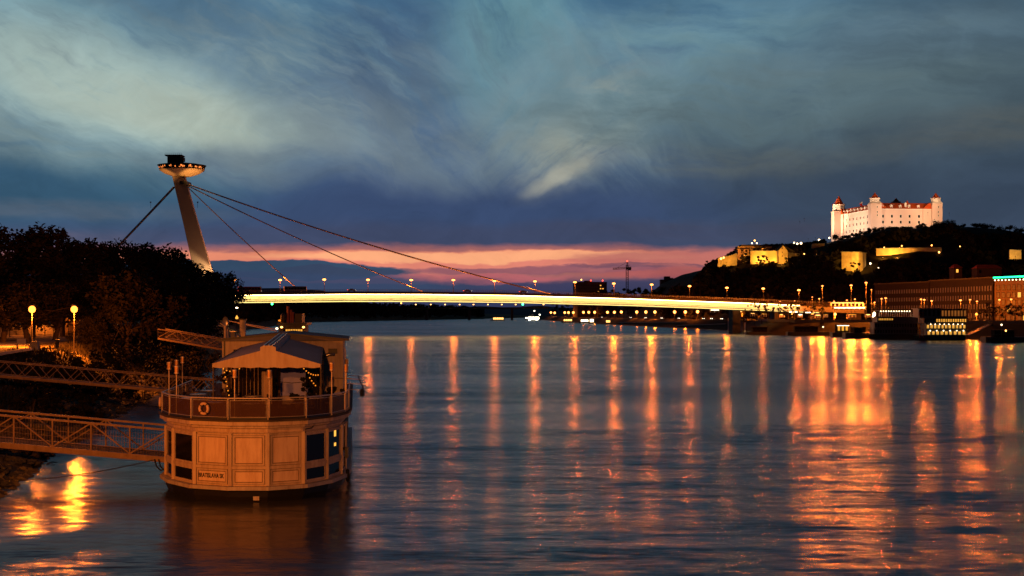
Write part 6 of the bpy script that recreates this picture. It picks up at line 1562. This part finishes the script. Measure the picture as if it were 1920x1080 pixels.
cabrect(.12,.2,6.6,9.0,.02,.12).build('downpipe', M['dark'], cab)
cabrect(6.1,7.0,ZD+.05,ZD+2.1,.01,.05).build('cabin_door', M['darkwood'], cab)
# exhaust duct rising to the grille
mb = MB(); q = lambda x, o: rot(x,-o)
pp = [(*q(7.55,.35),ZD),(*q(7.55,.35),7.5)]+[(*q(7.55+.5*(1-math.cos(t_)),.35),7.5+.45*math.sin(t_)) for t_ in (.5,1.0,1.57)]+[(*q(8.5,.35),7.98)]
mb.tube(pp, .13, 10); mb.build('exhaust_duct', M['zinc'], boat, smooth=True)
mb = MB(); mb.tube([(*q(7.9,.2),ZD+1.3),(*q(cw_+.6,.2),ZD+1.25)], .04, 6); mb.build('side_handrail', M['rail'], boat)
# roof clutter
def onroof(px, py0, py1, Y): return Vector((XA(px,Y),Y,0)), ZA(py0,Y), ZA(py1,Y)
c, zt_, zb2 = onroof(455,598,624,113); root = empty('chimney_stack', (c.x,c.y,9.2), 'square orange-lit chimney stack on the left of the cabin roof', 'chimney'); mb = MB(); mb.box(c.x-.2,c.x+.22,c.y-.2,c.y+.2,9.0,zt_-.1); mb.build('shaft', M['cabinwall'], root); mb = MB(); mb.box(c.x-.28,c.x+.3,c.y-.28,c.y+.28,zt_-.097,zt_); mb.build('cap', M['dark'], root)
c, zt_, zb2 = onroof(427,604,625,110); root = empty('satellite_dish', (c.x,c.y,9.2), 'round satellite dish on a mast at the left corner of the cabin roof', 'dish')
mb = MB(); mb.tube([(c.x,c.y,9.0),(c.x,c.y,10.3)], .05, 7); mb.build('mast', M['rail'], root)
mb = MB(); ring = MB(); 
vs = [Vector((c.x,c.y-.1,10.35))]; fs = []
for rr, dd in ((.2,.02),(.38,.08),(.5,.15)):
    for k in range(20): t_ = k*math.pi/10; vs.append(Vector((c.x+.45*rr*math.cos(t_)-dd, c.y-.1-dd, 10.35+rr*math.sin(t_))))
for k in range(20):
    fs.append((0,1+k,1+(k+1)%20))
    for l_ in (0,1): fs.append((1+l_*20+k,1+(l_+1)*20+k,1+(l_+1)*20+(k+1)%20,1+l_*20+(k+1)%20))
mb.mesh(vs+[v+Vector((.03,.04,0)) for v in vs], fs+[tuple(reversed([x+len(vs) for x in f])) for f in fs]); mb.build('reflector', M['zinc'], root, smooth=True)
mb = MB(); mb.tube([(c.x,c.y-.1,9.95),(c.x-.65,c.y-.5,10.2)], .03, 5); mb.build('feed_arm', M['rail'], root)
p = Vector((XA(422,109.5),109.5,9.0)); root = empty('roof_pipe', p, 'short upright orange-lit pipe with a bent arm at the roof corner', 'pipe'); mb = MB(); mb.tube([p, p+Vector((0,0,1.15))], .1, 10); mb.tube([p+Vector((0,0,1.1)), p+Vector((-.4,0,1.35))], .04, 6); mb.build('pipe', M['cabinwall'], root)
p = Vector((XA(437,112),112,9.1)); root = empty('vent_box', p, 'small grey vent box between the dish and the chimney stack', 'vent'); mb = MB(); mb.box(p.x-.16,p.x+.16,p.y-.16,p.y+.16,9.0,9.65); mb.build('box', M['roofing'], root); mb = MB(); mb.box(p.x-.22,p.x+.22,p.y-.22,p.y+.22,9.653,9.72); mb.build('lid', M['zinc'], root)
p = Vector((XA(446,111),111,9.1)); root = empty('vent_box', p, 'low flat vent hood at the foot of the chimney stack', 'vent'); mb = MB(); mb.lathe([(.14,0),(.14,.25),(.2,.25),(.12,.38)], 12, p); mb.build('hood', M['zinc'], root)
# rack of lines and hanging lamp on the right side
rk = empty('side_rack', (-11.6,98,6), 'outboard rack of thin horizontal bars on the right side of the boat', 'rack')
for py, x1_ in ((697,660),(704,683),(710,681),(719,690),(730,693)):
    mb = MB(); a = P(648,py,97); b = P(x1_-1,py+1.5,97); mb.tube([a,b], .025, 5); mb.build('bar', M['rail'], rk)
mb = MB(); mb.tube([P(672,704,97),P(674,712,97),P(679,722,97),P(682,728,97)], .05, 6); mb.build('bracket', M['dark'], rk)
mb = MB(); mb.tube([P(653,736,97),P(668,738,97),P(680,729,97)], .015, 5); mb.build('wire', M['dark'], rk)
mb = MB(); mb.beam(P(648,690,97), P(648,745,97), .1, .1); mb.build('upright', M['rail'], rk)
c = P(679,736,97); root = empty('hanging_lantern', c, 'dark box lantern hanging outboard from the rack', 'lantern'); mb = MB(); mb.lathe([(.13,-.28),(.17,-.2),(.17,.15),(.1,.24),(.02,.3)], 4, c); mb.build('housing', M['dark'], root); mb = MB(); mb.tube([c+Vector((0,0,.28)), c+Vector((.0,0,.5))], .015, 5); mb.build('hook', M['dark'], root)
# fender tyre at the right bow
c = Vector((-10.55,90.4,.95)); root = empty('tyre_fender', c, 'black tyre fender hung at the right bow', 'fender'); torus(c+Vector((.1,0,-.15)), .28, .12, AX, Vector((0,0,1))).build('tyre', M['tyre'], root, smooth=True)
mb = MB(); mb.tube([c+Vector((0,0,.1)), c+Vector((-.05,0,.9))], .02, 5); mb.build('rope', M['dark'], root)
c = P(648.5,848,92.5); root = empty('cable_box', c, 'small dark box on the right side wall of the boat', 'box'); mb = MB(); mb.box(c.x-.1,c.x+.15,c.y-.2,c.y+.2,c.z-.35,c.z+.3); mb.build('box', M['dark'], root); mb = MB(); mb.box(c.x-.12,c.x+.18,c.y-.23,c.y+.23,c.z+.302,c.z+.34); mb.build('lid', M['dark'], root)

# ------------------------------------------------------------------ gangways
def gangway(p, q, w, h, npan, label, style='pratt', th=.11, beamh=.3):
    """p, q: near truss bottom ends; the far truss stands w behind"""
    root = empty('gangway', q, label, 'gangway', 'gangways to the moored boats'); p = Vector(p); q = Vector(q); d = (q-p).normalized(); side = Vector((-d.y,d.x,0)).normalized()
    if side.y < 0: side = -side
    Z = Vector((0,0,1))
    for s in (0, 1):
        o = side*w*s
        mb = MB(); mb.beam(p+o+Z*h, q+o+Z*h, th*1.1, th*1.1); mb.build('top_chord', M['gang'], root)
        mb = MB(); mb.beam(p+o-Z*beamh*.5, q+o-Z*beamh*.5, th*1.3, beamh); mb.beam(p+o-Z*beamh*1.02, q+o-Z*beamh*1.02, th*2.2, .04); mb.build('bottom_chord', M['gang'], root)
        mb = MB(); g = MB()
        for k in range(npan+1):
            a = p.lerp(q, k/npan)+o
            if style == 'pratt': mb.beam(a, a+Z*h, th*.8, th*.8)
            if k < npan:
                b = p.lerp(q, (k+1)/npan)+o
                if style == 'pratt': g.beam(a+(Z*h if k % 2 else Z*0), b+(Z*0 if k % 2 else Z*h), th*.7, th*.7)
                else: m3 = (a+b)/2; g.beam(a, m3+Z*h, th*.7, th*.7); g.beam(m3+Z*h, b, th*.7, th*.7)
        if style == 'pratt': mb.build('upright', M['gang'], root)
        g.build('diagonal', M['gang'], root)
        if style == 'pratt':
            mb = MB(); n2 = npan*14
            for k in range(n2): a = p.lerp(q, k/n2)+o; mb.beam(a+Z*.05, a+Z*(h-.35), .012, .012)
            for z in (.35,.7,1.05): mb.beam(p+o+Z*z, q+o+Z*z, .014, .014)
            mb.build('mesh_infill', M['gang'], root)
    mb = MB(); L = (q-p).length; n2 = int(L/.35)
    for k in range(n2):
        a = p.lerp(q,(k+.06)/n2); b = p.lerp(q,(k+.94)/n2); mb.beam(a+side*w/2-Z*.06, b+side*w/2-Z*.06, w-.12, .05)
    mb.build('planking', M['grate'], root)
    return root
q1 = P(316,857,92.0); p1 = P(-190,812,92.6)
gangway(p1, q1, 3.0, 1.75, 7, 'nearest steel truss gangway running from the left bank to the lower deck', 'pratt', .12, .34)
q2 = Vector((XA(402,118),118,ZA(738,118))); p2 = P(-150,690,119)
gangway(p2, q2, 1.6, 1.08, 12, 'second zigzag-truss gangway reaching the boat side behind the canopy', 'warren', .065, .2)
q3 = Vector((XA(432,186),186,ZA(656,186))); p3 = P(296,633,190)
gangway(p3, q3, 1.8, 1.15, 6, 'farthest gangway, small and dim, leading to the vessel behind', 'pratt', .08, .22)
# mooring lines
root = empty('mooring_rope', P(300,862,90), 'thin dark mooring rope sagging from the boat to the left bank', 'rope'); a = P(290,862,90); b = P(-60,905,84)
mb = MB(); mb.tube([a.lerp(b,k/14)-Vector((0,0,.35*4*(k/14)*(1-k/14))) for k in range(15)], .03, 6); mb.build('rope', M['dark'], root)
root = empty('rubber_hose', P(300,865,90), 'black hoses looping from the gangway foot to the boat hull', 'hose'); mb = MB()
for o_ in (0, .25): mb.tube([P(290,861,90)+Vector((o_,0,0)), P(293,874,90)+Vector((o_,0,0)), P(301,882,90)+Vector((o_,0,0)), P(309,879,90)+Vector((o_,0,0))], .05, 7)
mb.build('hose', M['tyre'], root)

# ------------------------------------------------------------------ the vessel behind
v2 = empty('moored_vessel', (-31,186,0), 'dark vessel with lit windows and red funnels moored behind the restaurant boat', 'boat')
def bx2(px0, px1, py0, py1, Y, dep): m2 = MB(); m2.box(XA(px0,Y),XA(px1,Y),Y,Y+dep,ZA(py1,Y),ZA(py0,Y)); return m2
mb = MB(); mb.prism([(-36,186),(-34,180),(-27,180),(-24.5,184),(-24.5,210),(-36,210)], -.6, 6.0); mb.build('hull', M['hull'], v2)
mb = MB(); mb.prism([(-35.4,186),(-34,181.5),(-28.4,181.5),(-28,185),(-28,209),(-35.4,209)], 6.0, 7.9); mb.build('deckhouse', M['facade'], v2)
h_ = bx2(522,572,609,640,182,3).build('wheelhouse', M['darkwood'], v2)
bx2(519,575,605,609.5,181,4.4).build('wheelhouse_roof', M['dark'], v2)
for k in range(8):
    g = MB(); x0 = XA(531+4.6*k,181.9); g.box(x0,x0+.24,181.88,181.95,ZA(624,182),ZA(617.5,182)); g.build('window', E['shipwin'] if k not in (0,) else M['dglass'], h_)
bx2(553,566,588,606,184,2.5).build('ventilator_box', M['dark'], v2)
for px, pt, pb in ((540,574.5,592),(545.5,581,596),(549,585,599)):
    mb = MB(); x = XA(px,184); mb.tube([(x,184,ZA(606,184)),(x,184,ZA(pt,184))], .17, 10); mb.build('funnel', mat('red_funnel_paint', (.30,.07,.05), .6) if px == 540 else bpy.data.materials['red_funnel_paint'], v2)
mb = MB(); mb.lathe([(.35,-.8),(.42,0),(.35,.7),(.1,1.0)], 12, (XA(531,184),184,ZA(601,184))); mb.build('radar_dome', M['dark'], v2)
for px, py, k_ in ((524,601,'bulb'),(519,616,'white_lamp'),(528,613.5,'hill_lamp'),(569,613.5,'hill_lamp')):
    mb = MB(); mb.ball(P(px,py,180.7), .17, 8, .7); mb.build('deck_lamp', E[k_], v2)
mb = MB(); mb.tube([P(430,602,190),P(517,617,184)], .06, 6); mb.tube([P(446,606,190),P(519,621,184)], .06, 6); mb.build('boom', M['rail'], v2)
# tall mast lamp on the bank left of the vessel
h = P(444,577,330); lamp_post('mast_lamp', (XA(444,330),330,zl(XA(444,330),330) if XA(444,330) < ls(330) else 0), h, E['white_lamp'], 'white-headed mast lamp just below the left end of the lit girder', None, 'cobra', .1, .33)
p = P(444,595,330); root = empty('mooring_buoy_lamp', p, 'small yellow lamp low on the mast under the white-headed lamp', 'lamp'); mb = MB(); mb.lathe([(.05,.5),(.35,-.1),(.3,-.35),(.05,-.4)], 10, p); mb.build('shade', E['warmwin'], root); mb = MB(); mb.tube([p+Vector((0,0,.3)), p+Vector((.25,0,.6))], .04, 5); mb.build('bracket', M['dark'], root)
